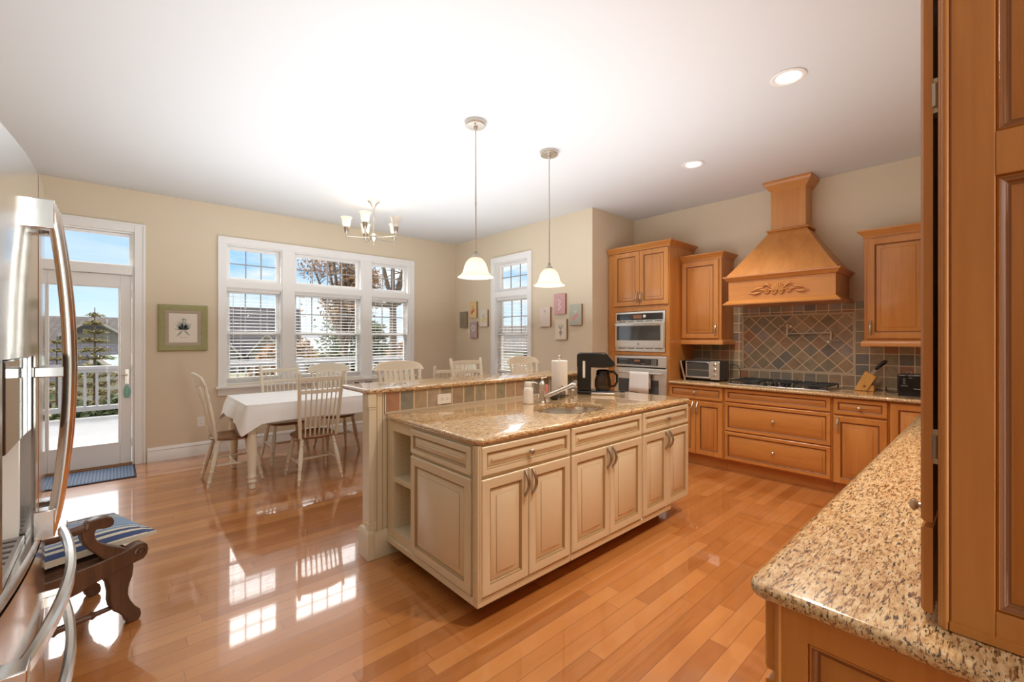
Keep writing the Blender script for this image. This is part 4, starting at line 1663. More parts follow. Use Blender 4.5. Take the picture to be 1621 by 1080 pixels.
for k, (a0, a1) in enumerate(((.990, 1.44), (1.446, 1.886), (1.95, 2.40), (2.406, 2.856), (2.92, 3.37), (3.376, 3.826))):
    o = panel(MB(tf), a0, a1, .130, .712).build('door', ['maple', 'maple_glaze'], t, True)
    mb = MB(tf)
    arch_handle(mb, a1 - .03 if k % 2 == 0 else a0 + .03, .575, .70, .02)
    mb.build('handle', 'nickel', o, True)
    o = panel(MB(tf), a0, a1, .733, .874, s=.036, slope=.016).build('drawer', ['maple', 'maple_glaze'], t, True)
    mb = MB(tf)
    round_knob(mb, (a0 + a1) / 2, .805, .018)
    mb.build('knob', 'nickel', o, True)

t = thing('near_worktop', 'large speckled granite counter in the near corner under the tall maple hutch', 'worktop', (3.1, 0, .884))
mb = MB()
worktop(mb, .955, 5.376, -.326, .3485, .884, .9155, .035)
mb.build('slab', 'granite', t, True, smooth=50)

HX = 1.040
t = thing('counter_hutch', 'tall maple hutch cabinet standing on the nearest granite counter', 'cabinet', (1.7, -.13, .9165))
MB().box(HX + .02, 2.35, -.324, .052, .9165, 2.55).build('carcass', 'maple', t, True, bevel=.002)
tf = FR(HX + .02)
mb = MB(tf)
mb.box(.004, .056, 0, .020, .9165, 2.55)
mb.box(-.324, -.262, 0, .020, .9165, 2.55)
for z0, z1 in ((.9165, .972), (1.668, 1.738), (2.49, 2.55)):
    mb.box(-.262, .004, 0, .020, z0, z1)
panel(mb, -.262, .004, .972, 1.668, t=.017, s=.010, slope=.036)
panel(mb, -.262, .004, 1.738, 2.49, t=.017, s=.010, slope=.036)
mb.build('end_panel', ['maple', 'maple_glaze'], t, True, bevel=.0015)
mb = MB()
for (x, y, r) in ((HX + .001, .0615, .0052), (HX + .006, .0655, .0045), (HX + .012, .0665, .0045)):
    mb.lathe([(r, .918), (r, 2.548)], (x, y, 0), 10)
mb.box(HX + .012, HX + .05, .052, .064, .918, 2.55)
mb.box(HX - .003, HX + .02, -.324, .056, .918, .932)
mb.build('edge_beading', 'maple', t, True)
mb = MB()
mb.box(HX - .0004, HX + .004, .0535, .0555, .935, 2.545)
mb.build('glaze_line', 'maple_glaze', t, True, smooth=0)
tf = FN(.077)
for k, (a0, a1) in enumerate(((1.052, 1.69), (1.696, 2.34))):
    o = panel(MB(tf), a0, a1, 1.088, 2.54, t=.016).build('door', ['maple', 'maple_glaze'], t, True)
    mb = MB(tf)
    mb.lathe([(.006, 0), (.005, .006), (.010, .010), (.011, .014), (.006, .018), (.001, .019)], (a0 + .03 if k == 0 else a1 - .03, .015, 1.105), 14, axis=(0, 1, 0))
    mb.build('knob', 'nickel', o, True)
    for z in (1.22, 1.83, 2.4):
        mb = MB(tf)
        mb.box(a0 + .004, a0 + .03, -.010, .001, z - .03, z + .03)
        mb.lathe([(.006, 0), (.006, .04)], (a0 + .004, -.003, z - .02), 8)
        mb.build('hinge', 'pewter', o, True)
    o = panel(MB(tf), a0, a1, .930, 1.078, t=.016, s=.036, slope=.016).build('drawer', ['maple', 'maple_glaze'], t, True)

# ================================================================== FRIDGE
FY0, FY1, FYC = .942, 1.858, 1.400
xs = lambda y: -.127 - .178 * (y - FYC) ** 2
t = thing('refrigerator', 'stainless French door refrigerator with long bowed handles at the left edge', 'refrigerator', (-.55, FYC, 0))
mb = MB()
mb.box(-.955, -.225, FY0 + .004, FY1 - .004, .03, 1.755)
mb.build('cabinet_body', 'dark_grey', t, True, bevel=.004)
mb = MB()
mb.box(-.90, -.26, FY0 + .03, FY1 - .03, 0, .03)
mb.build('base_grille', 'black', t, True)


def fdoor(pieces):
    mb = MB()
    for y0, y1, z0, z1, xb in pieces:
        ys = [y0 + (y1 - y0) * k / 14 for k in range(15)]
        e = .006
        pts = [(xb, y0), (xs(y0) - e, y0)] + [(xs(y), y + (e if k == 0 else (-e if k == 14 else 0))) for k, y in enumerate(ys)] + [(xs(y1) - e, y1), (xb, y1)]
        mb.loops([[(x, y, z) for x, y in pts] for z in (z0, z1)])
    return mb


DZ0, DZ1 = .955, 1.765
d1 = fdoor([(FY0, FYC - .003, DZ0, .985, -.215), (FY0, FYC - .003, 1.372, DZ1, -.215), (FY0, 1.115, .985, 1.372, -.215), (1.358, FYC - .003, .985, 1.372, -.215)]).build('door', 'steel_door', t, True, smooth=35)
d2 = fdoor([(FYC + .003, FY1, DZ0, DZ1, -.215)]).build('door', 'steel_door', t, True, smooth=35)
d3 = fdoor([(FY0, FY1, .762, .947, -.215)]).build('middle_drawer', 'steel_door', t, True, smooth=35)
d4 = fdoor([(FY0, FY1, .075, .754, -.215)]).build('freezer_drawer', 'steel_door', t, True, smooth=35)
# water dispenser in the near door
mb = MB()
mb.box(-.213, -.205, 1.115, 1.358, .985, 1.372)
mb.box(-.205, -.150, 1.349, 1.358, .985, 1.21)
mb.box(-.205, -.150, 1.115, 1.124, .985, 1.21)
wd = mb.build('water_dispenser', 'white', d1, True)
mb = MB()
mb.box(-.205, -.139, 1.117, 1.356, 1.21, 1.370)
mb.build('control_panel', 'black_gloss', d1, True, bevel=.003)
mb = MB()
mb.box(-.205, -.142, 1.120, 1.354, .986, 1.0)
mb.build('drip_tray', 'grey', d1, True, bevel=.002)
mb = MB()
for k in range(7):
    mb.box(-.190, -.150, 1.14 + .03 * k, 1.150 + .03 * k, 1.0, 1.0012)
mb.box(-.194, -.190, 1.14, 1.33, 1.0, 1.0012)
mb.build('drip_grille', 'black', d1, True, smooth=0)


def bow(mb, pts, w, th, out):
    """flat-faced bowed bar: rectangular section w (across) x th (out)"""
    L = []
    out = Vector(out)
    for k, p in enumerate(pts):
        p = Vector(p)
        tn = (Vector(pts[min(k + 1, len(pts) - 1)]) - Vector(pts[max(k - 1, 0)])).normalized()
        o_ = (out - tn * out.dot(tn)).normalized()
        s_ = tn.cross(o_)
        L.append([p + s_ * (w / 2 * a) + o_ * (th / 2 * b) for a, b in ((-.6, -1), (.6, -1), (1, -.4), (1, .5), (.6, 1), (-.6, 1), (-1, .5), (-1, -.4))])
    mb.loops(L)


for dr, y in ((d1, FYC - .040), (d2, FYC + .040)):
    mb = MB()
    pts = []
    for k in range(21):
        s = k / 20
        z = 1.695 - .70 * s
        pts.append((-.106 + .028 * sin(pi * s) ** .85, y, z))
    bow(mb, pts, .024, .020, (1, 0, 0))
    mb.box(-.130, -.098, y - .016, y + .016, 1.640, 1.702)
    mb.box(-.130, -.098, y - .016, y + .016, .985, 1.045)
    mb.build('handle', 'steel_bright', dr, True, bevel=.002)
    mb = MB()
    mb.box(-.129, -.084, y - .010, y + .010, 1.325, 1.347)
    mb.build('handle_stay', 'steel_bright', dr, True, bevel=.002)
for dr, z in ((d3, .895), (d4, .715)):
    mb = MB()
    pts = []
    for k in range(25):
        s = k / 24
        pts.append((-.112 + .036 * sin(pi * s) ** .85, 1.0 + .69 * s, z))
    bow(mb, pts, .026, .018, (1, 0, 0))
    for y in (1.0, 1.69):
        mb.box(-.162, -.100, y - .022, y + .022, z - .014, z + .014)
    mb.build('handle', 'steel_bright', dr, True, bevel=.002)

# ================================================================== DOOR MAT
t = thing('door_mat', 'blue ribbed mat on the floor at the patio door', 'mat', (-.2, 6.15, 0))
MB().box(-.63, .150, 5.85, 6.415, 0, .008).build('rubber_base', 'rubber', t, True, bevel=.003)
MB().box(-.615, .135, 5.865, 6.40, .008, .012).build('ribbed_pile', 'mat_blue', t, True, bevel=.002)

# ================================================================== CARVED BENCH
BA = atan2(.34, .94)
bt = thing('carved_bench', 'dark carved wooden bench with scroll arms beside the refrigerator', 'bench', (.066, 2.875, 0), BA)
# local: x along the long side (to the right), y away from the camera, z up; foot at origin
S_piece = [(-.171, .557), (-.140, .562), (-.106, .560), (-.086, .548), (-.078, .530), (-.080, .510), (-.095, .502), (-.116, .503), (-.144, .511), (-.150, .495), (-.149, .475), (-.140, .455), (-.122, .437), (-.100, .420), (-.078, .405), (-.052, .390), (-.028, .372), (-.012, .340), (-.004, .305), (-.002, .268), (-.007, .228), (-.018, .200), (-.023, .175), (-.024, .145), (-.016, .115), (.002, .078), (.024, .050), (.029, .028), (.026, .010), (.016, 0), (-.018, 0), (-.030, .012), (-.036, .035), (-.055, .066), (-.078, .089), (-.092, .118), (-.098, .149), (-.097, .190), (-.104, .235), (-.118, .270), (-.121, .298), (-.108, .325), (-.120, .358), (-.140, .388), (-.165, .418), (-.184, .448), (-.197, .485), (-.198, .517)]
C0 = -.285


def side_frame(y, arm, nm):
    mb = MB()
    pol = S_piece if arm else [p for p in S_piece if p[1] < .44]
    if not arm:
        pol = [(-.149, .36)] + [p for p in S_piece if p[1] < .38]
    for q in (pol, [(2 * C0 - a, z) for a, z in pol]):
        MB().prism(q, (0, y, 0), (1, 0, 0), (0, 0, 1), (0, .048, 0)).build(nm, 'dark_wood', bt, bevel=.006)


side_frame(0, True, 'scroll_leg')
side_frame(.46, False, 'scroll_leg')
for y in (-.006, .452):
    mb = MB()
    rail = [(.056, .340), (.052, .318), (.036, .298), (-.018, .290), (-.10, .275), (-.17, .259), (-.20, .246), (-.235, .240), (-.27, .252), (-.285, .262)]
    top = [(-.285, .345), (-.20, .350), (-.12, .355), (-.033, .368), (.012, .382), (.036, .380), (.052, .364)]
    full = rail + [(2 * C0 - a, z) for a, z in rail[::-1][1:]] + [(2 * C0 - a, z) for a, z in top[::-1]] + top[1:]
    mb.prism(full, (0, y, 0), (1, 0, 0), (0, 0, 1), (0, .060, 0))
    r_ = mb.build('seat_rail', 'dark_wood', bt, bevel=.005)
    mb = MB()
    for cx in (.020, 2 * C0 - .020):
        for yy in (y, y + .060):
            mb.lathe([(.024, -.004), (.024, .004), (.018, .006), (.016, .002), (.010, .002), (.008, .007), (.002, .008)], (cx, yy, .343), 16, axis=(0, -1 if yy == y else 1, 0))
    mb.build('scroll_boss', 'dark_wood', r_)
mb = MB()
mb.tube([(-.150, .020, .532), (-.285, .020, .520), (2 * C0 + .150, .020, .532)], .021, 12)
for x in (-.175, -.39):
    mb.tube([(x - .012, .020, .531), (x - .006, .020, .530), (x, .020, .529), (x + .006, .020, .529)], [.022, .026, .026, .022], 12)
mb.build('arm_rail', 'dark_wood', bt)
for x in (-.05, 2 * C0 + .05):
    mb = MB()
    mb.tube([(x, .045, .20), (x, .465, .20)], .017, 10)
    mb.build('cross_stretcher', 'dark_wood', bt)
mb = MB()
pts, rad = [], []
for k in range(33):
    s = k / 32
    pts.append((-.075 + (2 * C0 + .15) * s, .024, .106))
    q = abs(s - .5) * 2
    rad.append(.010 + .006 * (1 - q) + (.007 if abs(q - .62) < .05 or abs(q) < .05 else 0))
mb.tube(pts, rad, 10)
mb.build('turned_stretcher', 'dark_wood', bt)
mb = MB()
mb.box(-.56, -.01, .045, .46, .335, .362)
mb.build('seat_board', 'dark_wood', bt)

# cushion resting on the bench
t = thing('striped_cushion', 'blue and cream striped seat cushion lying on the carved bench', 'cushion', (.066, 2.875, .3635), BA)
mb = MB()
rows_t, rows_b = [], []
nx, ny = 18, 14
cx0, cx1, cyy0, cyy1 = -.66, .115, .052, .548
for j in range(ny + 1):
    rt, rb = [], []
    for i in range(nx + 1):
        u_, v_ = i / nx * 2 - 1, j / ny * 2 - 1
        puff = (1 - abs(u_) ** 4) * (1 - abs(v_) ** 4)
        pin = 1 - .03 * (1 - abs(u_)) * abs(v_) ** 3
        x = (cx0 + cx1) / 2 + (cx1 - cx0) / 2 * u_ * (1 - .02 * (1 - abs(v_)))
        y = (cyy0 + cyy1) / 2 + (cyy1 - cyy0) / 2 * v_ * pin
        sag = .012 * max(0, u_) ** 2
        rt.append((x, y, .046 + .036 * puff ** .6 + .006 * sin(u_ * 5 + v_ * 3) * puff - sag))
        rb.append((x, y, .018 - .018 * puff ** .35))
    rows_t.append(rt)
    rows_b.append(rb)
mb.grid(rows_t)
mb.grid(rows_b)
e_t = rows_t[0] + [r[-1] for r in rows_t[1:]] + rows_t[-1][::-1][1:] + [r[0] for r in rows_t[::-1][1:-1]]
e_b = rows_b[0] + [r[-1] for r in rows_b[1:]] + rows_b[-1][::-1][1:] + [r[0] for r in rows_b[::-1][1:-1]]
mb.loops([e_b, e_t], cap0=False, cap1=False)
mb.build('cover', 'stripe', t, smooth=80)

# ================================================================== DINING TABLE
TX0, TX1, TY0, TY1, TZ = .885, 3.28, 4.62, 5.60, .785
t = thing('dining_table', 'long antique white dining table with turned legs beside the triple window', 'table', ((TX0 + TX1) / 2, (TY0 + TY1) / 2, 0))
MB().box(TX0 + .015, TX1 - .015, TY0 + .015, TY1 - .015, TZ - .032, TZ - .004).build('tabletop', 'chair', t, True, bevel=.006)
mb = MB()
mb.box(TX0 + .07, TX1 - .07, TY0 + .065, TY0 + .087, TZ - .125, TZ - .032)
mb.box(TX0 + .07, TX1 - .07, TY1 - .087, TY1 - .065, TZ - .125, TZ - .032)
mb.box(TX0 + .065, TX0 + .087, TY0 + .087, TY1 - .087, TZ - .125, TZ - .032)
mb.box(TX1 - .087, TX1 - .065, TY0 + .087, TY1 - .087, TZ - .125, TZ - .032)
mb.build('apron', 'chair', t, True)
LEG = [(.022, 0), (.027, .004), (.028, .030), (.024, .045), (.036, .060), (.038, .072), (.030, .084), (.028, .092), (.0375, .104), (.039, .116), (.033, .128), (.034, .16), (.041, .28), (.044, .40), (.042, .47), (.034, .505), (.031, .512), (.043, .522), (.044, .530), (.032, .540), (.030, .548), (.040, .562), (.048, .585), (.046, .61), (.036, .628), (.034, .636)]
for x in (TX0 + .055, TX1 - .055):
    for y in (TY0 + .055, TY1 - .055):
        mb = MB()
        mb.lathe(LEG, (x, y, 0), 20)
        mb.box(x - .036, x + .036, y - .036, y + .036, .634, TZ - .033)
        mb.build('leg', 'chair', t, True)

# cloth: flat on the top, hanging with soft folds and dropped corners
mb = MB()
hx, hy = (TX1 - TX0) / 2, (TY1 - TY0) / 2
cx, cy_ = (TX0 + TX1) / 2, (TY0 + TY1) / 2
ring0 = rrect(TX0, TX1, TY0, TY1, .022, 5, 26)


def cl_ring(s):
    """s: 0 at the table edge, 1 at the hem"""
    L = []
    for i, (x, y) in enumerate(ring0):
        ex_, ey_ = max(0, abs(x - cx) - (hx - .10)) / .10, max(0, abs(y - cy_) - (hy - .14)) / .14
        corner = min(ex_, ey_)
        drop = .170 + .105 * corner ** 1.5
        nx_, ny_ = (1 if x > cx else -1) * ex_ ** 2, (1 if y > cy_ else -1) * ey_ ** 2
        ln = sqrt(nx_ * nx_ + ny_ * ny_) or 1
        nx_, ny_ = nx_ / ln, ny_ / ln
        if ex_ == 0 and ey_ == 0:
            nx_, ny_ = (0, 0)
        wave = .012 * sin(x * 9 + y * 13) + .006 * sin(x * 23 - y * 17)
        near_side = 1.0 if x < cx - hx * .9 else .35
        out = (.010 + (.045 * near_side + wave * (1 - .3 * corner)) * s + (.030 * corner) * s) * (min(1, s * 4) if s < .25 else 1)
        z = TZ + .0015 - drop * s * (1 - .03 * sin(x * 7 + y * 5))
        if s == 0:
            z = TZ + .0015
        L.append((x + nx_ * out, y + ny_ * out, z - (.004 if 0 < s <= .05 else 0)))
    return L


lo = [[(cx + (x - cx) * k, cy_ + (y - cy_) * k, TZ + .0015) for x, y in ring0] for k in (.02, .5, .98)]
lo += [cl_ring(0)] + [cl_ring(s) for s in (.05, .2, .4, .6, .8, 1.0)]
mb.loops(lo, cap0=True, cap1=False)
o = mb.build('tablecloth', 'cloth', smooth=70)
tag(o, 'white cotton cloth spread over the long dining table', 'tablecloth')

# dark napkin holders at the far end of the cloth
for (x, y, w, lab) in ((2.16, 5.21, .030, 'small dark pot on the tablecloth, the narrower of two seen past the bar corner'), (2.30, 5.19, .055, 'wider dark napkin holder on the tablecloth just past the bar corner')):
    t = thing('napkin_holder', lab, 'holder', (x, y, TZ + .0025))
    mb = MB()
    mb.box(x - w, x + w, y - .03, y + .03, TZ + .0025, TZ + .075)
    mb.build('body', 'dark_wood', t, True, bevel=.006)
    mb = MB()
    for k in range(3):
        q = x - w * .6 + w * .6 * k
        mb.lathe([(.010, .074), (.013, .082), (.010, .092), (.002, .095)], (q, y, TZ + .0), 10)
    mb.build('trim_balls', 'dark_wood', t, True)


# ------------------------------------------------------------------ chairs
def turned_leg(mb, top, bot, r=.019):
    top, bot = Vector(top), Vector(bot)
    prof = [(0, .75), (.05, .95), (.11, .80), (.14, 1.1), (.155, 1.1), (.17, .85), (.30, 1.15), (.48, 1.25), (.60, 1.05), (.645, .85), (.655, 1.1), (.675, 1.12), (.69, .85), (.80, .95), (.845, .78), (.86, 1.0), (.885, 1.0), (.90, .75), (1.0, .62)]
    mb.tube([top.lerp(bot, s) for s, _ in prof], [r * q for _, q in prof], 12)


def seat_mesh(z, w=.215, d=.205, th=.036):
    """saddle seat: shield outline, dished top"""
    mb = MB()
    out = []
    for k in range(40):
        a = 2 * pi * k / 40
        c, s = cos(a), sin(a)
        e = 2.6
        rr = 1 / (abs(c) ** e + abs(s) ** e) ** (1 / e)
        x = w * rr * c * (1 - .07 * (-s if s < 0 else 0))
        y = d * rr * s
        out.append((x, y))
    lo = []
    for k, z_ in ((.86, -th), (.95, -th + .004), (1.0, -th * .55), (1.0, -th * .35), (.965, -.004), (.92, 0), (.75, -.004), (.5, -.011), (.2, -.013)):
        lo.append([(x * k, y * k, z + z_) for x, y in out])
    return mb.loops(lo)


def chair(name, label, cat, style, loc, rz, sh=.452, top=1.08, group=None, stool=False):
    """local: front towards +y, back posts at -y"""
    t = thing(name, label, cat, loc, rz, group)
    seat_mesh(sh, .205 if not stool else .195, .205 if not stool else .19).build('seat', 'seat', t, smooth=50)
    w = 1.0 if not stool else .90
    P = {}
    for sx in (-1, 1):
        for sy in (-1, 1):
            a = (sx * .145 * w, sy * .135, sh - .030)
            b = (sx * (.205 if sy < 0 else .200) * w, sy * (.235 if sy < 0 else .220), 0)
            P[(sx, sy)] = (Vector(a), Vector(b))
            mb = MB()
            turned_leg(mb, a, b, .019 if not stool else .020)
            mb.build('leg', 'chair', t)
    f = .55 if not stool else .62

    def at(sx, sy, q):
        return P[(sx, sy)][0].lerp(P[(sx, sy)][1], q)
    for sx in (-1, 1):
        mb = MB()
        a, b = at(sx, -1, f), at(sx, 1, f)
        mb.tube([a, a.lerp(b, .35), a.lerp(b, .5), a.lerp(b, .65), b], [.007, .011, .013, .011, .007], 10)
        mb.build('stretcher', 'chair', t)
    mb = MB()
    a, b = at(-1, -1, f).lerp(at(-1, 1, f), .5), at(1, -1, f).lerp(at(1, 1, f), .5)
    mb.tube([a, a.lerp(b, .35), a.lerp(b, .5), a.lerp(b, .65), b], [.007, .011, .014, .011, .007], 10)
    mb.build('stretcher', 'chair', t)
    if stool:
        mb = MB()
        a, b = at(-1, 1, .70), at(1, 1, .70)
        mb.tube([a, a.lerp(b, .5), b], [.009, .014, .009], 10)
        mb.build('footrest', 'chair', t)
    h = top - sh
    rake = .105 * h / .63
    yb = -.165
    curve = lambda x, z: yb - rake * ((z - sh) / h) ** 1.15 - .055 * ((1 - (x / .21) ** 2)) * min(1, (z - sh) / h * 1.2) * .55
    half = lambda z: (.172 + .036 * (z - sh) / h) * w
    if style == 'spindle':
        for sx in (-1, 1):
            mb = MB()
            pts = [(sx * half(sh + h * q), yb - rake * q ** 1.15, sh - .02 + (h + .02) * q) for q in (0, .25, .5, .75, .97, 1.0)]
            mb.tube(pts, [.015, .018, .018, .0175, .016, .010], 10)
            mb.build('back_post', 'chair', t)
        rails = ((.888, .038), (.690, .034))
        for q, th in rails:
            mb = MB()
            z = sh + h * q
            L = []
            for k in range(13):
                u_ = k / 12 * 2 - 1
                x = u_ * (half(z) - .004)
                zz = z + .004 * (1 - u_ * u_)
                y = yb - rake * q ** 1.15 - .042 * (1 - u_ * u_)
                L.append([(x, y - .009, zz - th / 2), (x, y + .009, zz - th / 2), (x, y + .008, zz + th / 2), (x, y - .008, zz + th / 2)])
            mb.loops(L)
            mb.build('back_rail', 'chair', t, bevel=.003)
        for k in range(7):
            u_ = (k + 1) / 8 * 2 - 1
            mb = MB()
            pts, rad = [], []
            for q, r in ((0, .0075), (.3, .0095), (.690, .0068), (.888, .0055)):
                z = sh - .012 + (h + .012) * q
                pts.append((u_ * half(z) * .97, yb + .006 * 0 - rake * q ** 1.15 - .042 * (1 - u_ * u_) * (.25 + .75 * min(1, q / .69)), z))
                rad.append(r)
            mb.tube(pts, rad, 8)
            mb.build('spindle', 'chair', t)
    else:
        # crest-rail back with flat arrow slats
        zc0 = sh + h * .80
        L = []
        for k in range(25):
            u_ = k / 24 * 2 - 1
            hw = .266 * w
            x = u_ * hw
            y = yb - rake - .055 * (1 - u_ * u_) + .012
            zt = sh + h * (.925 + .075 * (1 - abs(u_) ** 2.2)) - .034 * max(0, (abs(u_) - .84) / .16) ** 2
            zb = zc0 + .012 - .020 * (1 - abs(u_)) ** .7 + .006 * cos(u_ * 9) * (abs(u_) > .5)
            tilt = .018
            L.append([(x, y - .011 + tilt * 0, zb), (x, y + .011, zb), (x, y + .009 - tilt, zt), (x, y - .009 - tilt, zt)])
        mb = MB()
        mb.loops(L)
        mb.build('crest_rail', 'chair', t, bevel=.005, smooth=50)
        for sx in (-1, 1):
            mb = MB()
            z0, z1 = sh - .02, zc0 + .02
            prof = [(0, .75), (.06, 1.0), (.10, 1.15), (.14, .8), (.30, 1.0), (.62, 1.1), (.72, .85), (.77, 1.15), (.80, 1.15), (.84, .8), (.93, 1.05), (1.0, .8)]
            mb.tube([(sx * (half(z0 + (z1 - z0) * q) + .020 * q), yb - rake * q ** 1.15 * .95, z0 + (z1 - z0) * q) for q, _ in prof], [.0155 * r for _, r in prof], 12)
            mb.build('back_post', 'chair', t)
        for k in range(6):
            u_ = (k + 1) / 7 * 2 - 1
            mb = MB()
            L = []
            for q, wd in ((0, .009), (.25, .010), (.45, .012), (.72, .024), (.86, .021), (1.0, .013)):
                z = sh - .012 + (zc0 + .015 - sh + .012) * q
                x = u_ * half(z) * 1.02
                y = yb - rake * .9 * q ** 1.15 - .045 * (1 - u_ * u_) * (.25 + .75 * q)
                L.append([(x - wd, y - .005, z), (x + wd, y - .005, z), (x + wd, y + .005, z), (x - wd, y + .005, z)])
            mb.loops(L)
            mb.build('slat', 'chair', t, bevel=.003, smooth=60)
    return t


GC = 'antique white dining chairs'
ch = chair('dining_chair', 'white spindle-back chair on the near side of the table, seen whole from behind', 'chair', 'spindle', (1.487, 4.685, 0), 0, group=GC)
again(ch, (2.945, 4.64, 0), 0, 'white spindle-back dining chair partly hidden behind the spindle-back bar stool')
again(ch, (1.468, 5.58, 0), pi, 'white spindle-back dining chair across the table, in front of the left window section')
cb = chair('dining_chair', 'white slat-back chair at the table end nearest the glass door', 'chair', 'crest', (.868, 5.155, 0), -pi / 2, group=GC)
again(cb, (2.075, 5.63, 0), pi, 'white crest-back dining chair across the table, in front of the middle window section')
again(cb, (3.47, 5.17, 0), pi / 2 + .12, 'white crest-back dining chair at the table end nearest the room corner')
GS = 'antique white bar stools behind the raised bar'
sb = chair('bar_stool', 'crest-back white bar stool at the bar end nearest the dining table', 'stool', 'crest', (1.875, 3.34, 0), pi, .735, 1.205, GS, True)
again(sb, (3.40, 3.34, 0), pi, 'crest-back white bar stool in front of the narrow window')
chair('bar_stool', 'spindle-back white bar stool between the two crest-back ones', 'stool', 'spindle', (2.66, 3.42, 0), pi, .735, 1.205, GS, True)


# ================================================================== CEILING LIGHTS
def point(name, loc, e, r=.03, color=(1, .86, .68)):
    l = bpy.data.lights.new(name, 'POINT')
    l.energy = e
    l.color = color
    l.shadow_soft_size = r
    o = bpy.data.objects.new(name, l)
    COL.objects.link(o)
    o.location = loc
    return o


def pendant(x, y, label):
    t = thing('pendant_light', label, 'pendant light', (x, y, ZC), 0, 'alabaster glass pendants over the bar')
    mb = MB()
    mb.lathe([(.078, 0), (.078, -.028), (.074, -.034), (.016, -.035), (.013, -.055), (.008, -.062)], (x, y, ZC), 28)
    c_ = mb.build('canopy', 'nickel', t, True)
    mb = MB()
    for a in (.8, .8 + pi):
        mb.lathe([(.006, -.034), (.006, -.040), (.003, -.043)], (x + .045 * cos(a), y + .045 * sin(a), ZC), 10)
    mb.build('canopy_screw', 'pewter', c_, True)
    mb = MB()
    mb.tube([(x, y, ZC - .05), (x, y, 2.055)], .0058, 10)
    mb.lathe([(.0075, 2.41), (.0075, 2.44)], (x, y, 0), 10)
    mb.build('rod', 'nickel', t, True)
    mb = MB()
    mb.lathe([(.006, 2.078), (.011, 2.07), (.013, 2.058), (.010, 2.046), (.024, 2.034), (.034, 2.018), (.036, 2.012), (.0, 2.012)], (x, y, 0), 24, cap1=False)
    mb.build('socket_cap', 'pewter', t, True)
    mb = MB()
    pr = [(.034, 2.016), (.050, 2.008), (.074, 1.980), (.088, 1.945), (.094, 1.918), (.104, 1.896), (.124, 1.878), (.136, 1.872), (.137, 1.868), (.132, 1.867), (.120, 1.873), (.100, 1.890), (.089, 1.916), (.083, 1.944), (.070, 1.976), (.047, 2.003), (.032, 2.010)]
    mb.lathe(pr, (x, y, 0), 40, cap0=False, cap1=False)
    mb.build('glass_shade', 'shade', t, True, smooth=70)
    mb = MB()
    mb.lathe([(.004, 1.985), (.014, 1.975), (.025, 1.94), (.024, 1.925), (.012, 1.91), (.002, 1.906)], (x, y, 0), 16)
    mb.build('bulb', 'bulb', t, True)
    point('pendant_lamp', (x, y, 1.895), 2.5, .03)


pendant(2.026, 2.662, 'bell glass pendant light over the bar, the one nearer the dining table')
pendant(2.832, 2.655, 'bell glass pendant light over the bar, the one nearer the oven tower')

CX, CYY = 2.285, 5.012
t = thing('chandelier', 'five-arm nickel chandelier with upturned glass shades over the dining table', 'chandelier', (CX, CYY, ZC))
mb = MB()
mb.lathe([(.072, 0), (.072, -.014), (.060, -.022), (.046, -.030), (.034, -.055), (.016, -.078), (.010, -.095), (.008, -.10)], (CX, CYY, ZC), 28)
mb.build('canopy', 'nickel', t, True)
mb = MB()
mb.tube([(CX, CYY, ZC - .09), (CX, CYY, 2.64)], .010, 10)
mb.build('stem', 'nickel', t, True)
mb = MB()
mb.lathe([(.010, 2.66), (.024, 2.65), (.042, 2.632), (.046, 2.615), (.040, 2.60), (.026, 2.585), (.020, 2.570), (.011, 2.560), (.008, 2.548), (.011, 2.538), (.005, 2.525), (.001, 2.520)], (CX, CYY, 0), 24)
mb.build('hub', 'nickel', t, True)
a0 = atan2(-.7431, -.6692)
for k in range(5):
    a = a0 + 2 * pi * k / 5
    ux, uy = cos(a), sin(a)
    px_, py_ = CX + .305 * ux, CYY + .305 * uy
    mb = MB()
    mb.tube([(CX + .03 * ux, CYY + .03 * uy, 2.612), (CX + .15 * ux, CYY + .15 * uy, 2.603), (CX + .285 * ux, CYY + .285 * uy, 2.606), (px_, py_, 2.614), (px_, py_, 2.65)], .0062, 8)
    mb.lathe([(.009, 2.592), (.012, 2.600), (.009, 2.61)], (px_, py_, 0), 10)
    ar = mb.build('arm', 'nickel', t, True)
    mb = MB()
    mb.lathe([(.010, 2.635), (.020, 2.645), (.025, 2.675), (.030, 2.712), (.030, 2.716), (.0, 2.716)], (px_, py_, 0), 18, cap1=False)
    mb.build('socket_cup', 'pewter', ar, True)
    mb = MB()
    mb.lathe([(.030, 2.714), (.038, 2.722), (.044, 2.750), (.049, 2.790), (.057, 2.815), (.066, 2.828), (.063, 2.828), (.053, 2.812), (.045, 2.788), (.040, 2.750), (.034, 2.726), (.028, 2.718)], (px_, py_, 0), 28, cap0=False, cap1=False)
    mb.build('glass_shade', 'shade' if k != 1 else 'shade_off', ar, True, smooth=70)
    if k != 1:
        mb = MB()
        mb.lathe([(.012, 2.715), (.016, 2.74), (.022, 2.765), (.018, 2.785), (.002, 2.795)], (px_, py_, 0), 12)
        mb.build('bulb', 'bulb', ar, True)
point('chandelier_lamp', (CX, CYY, 2.87), 5, .12)


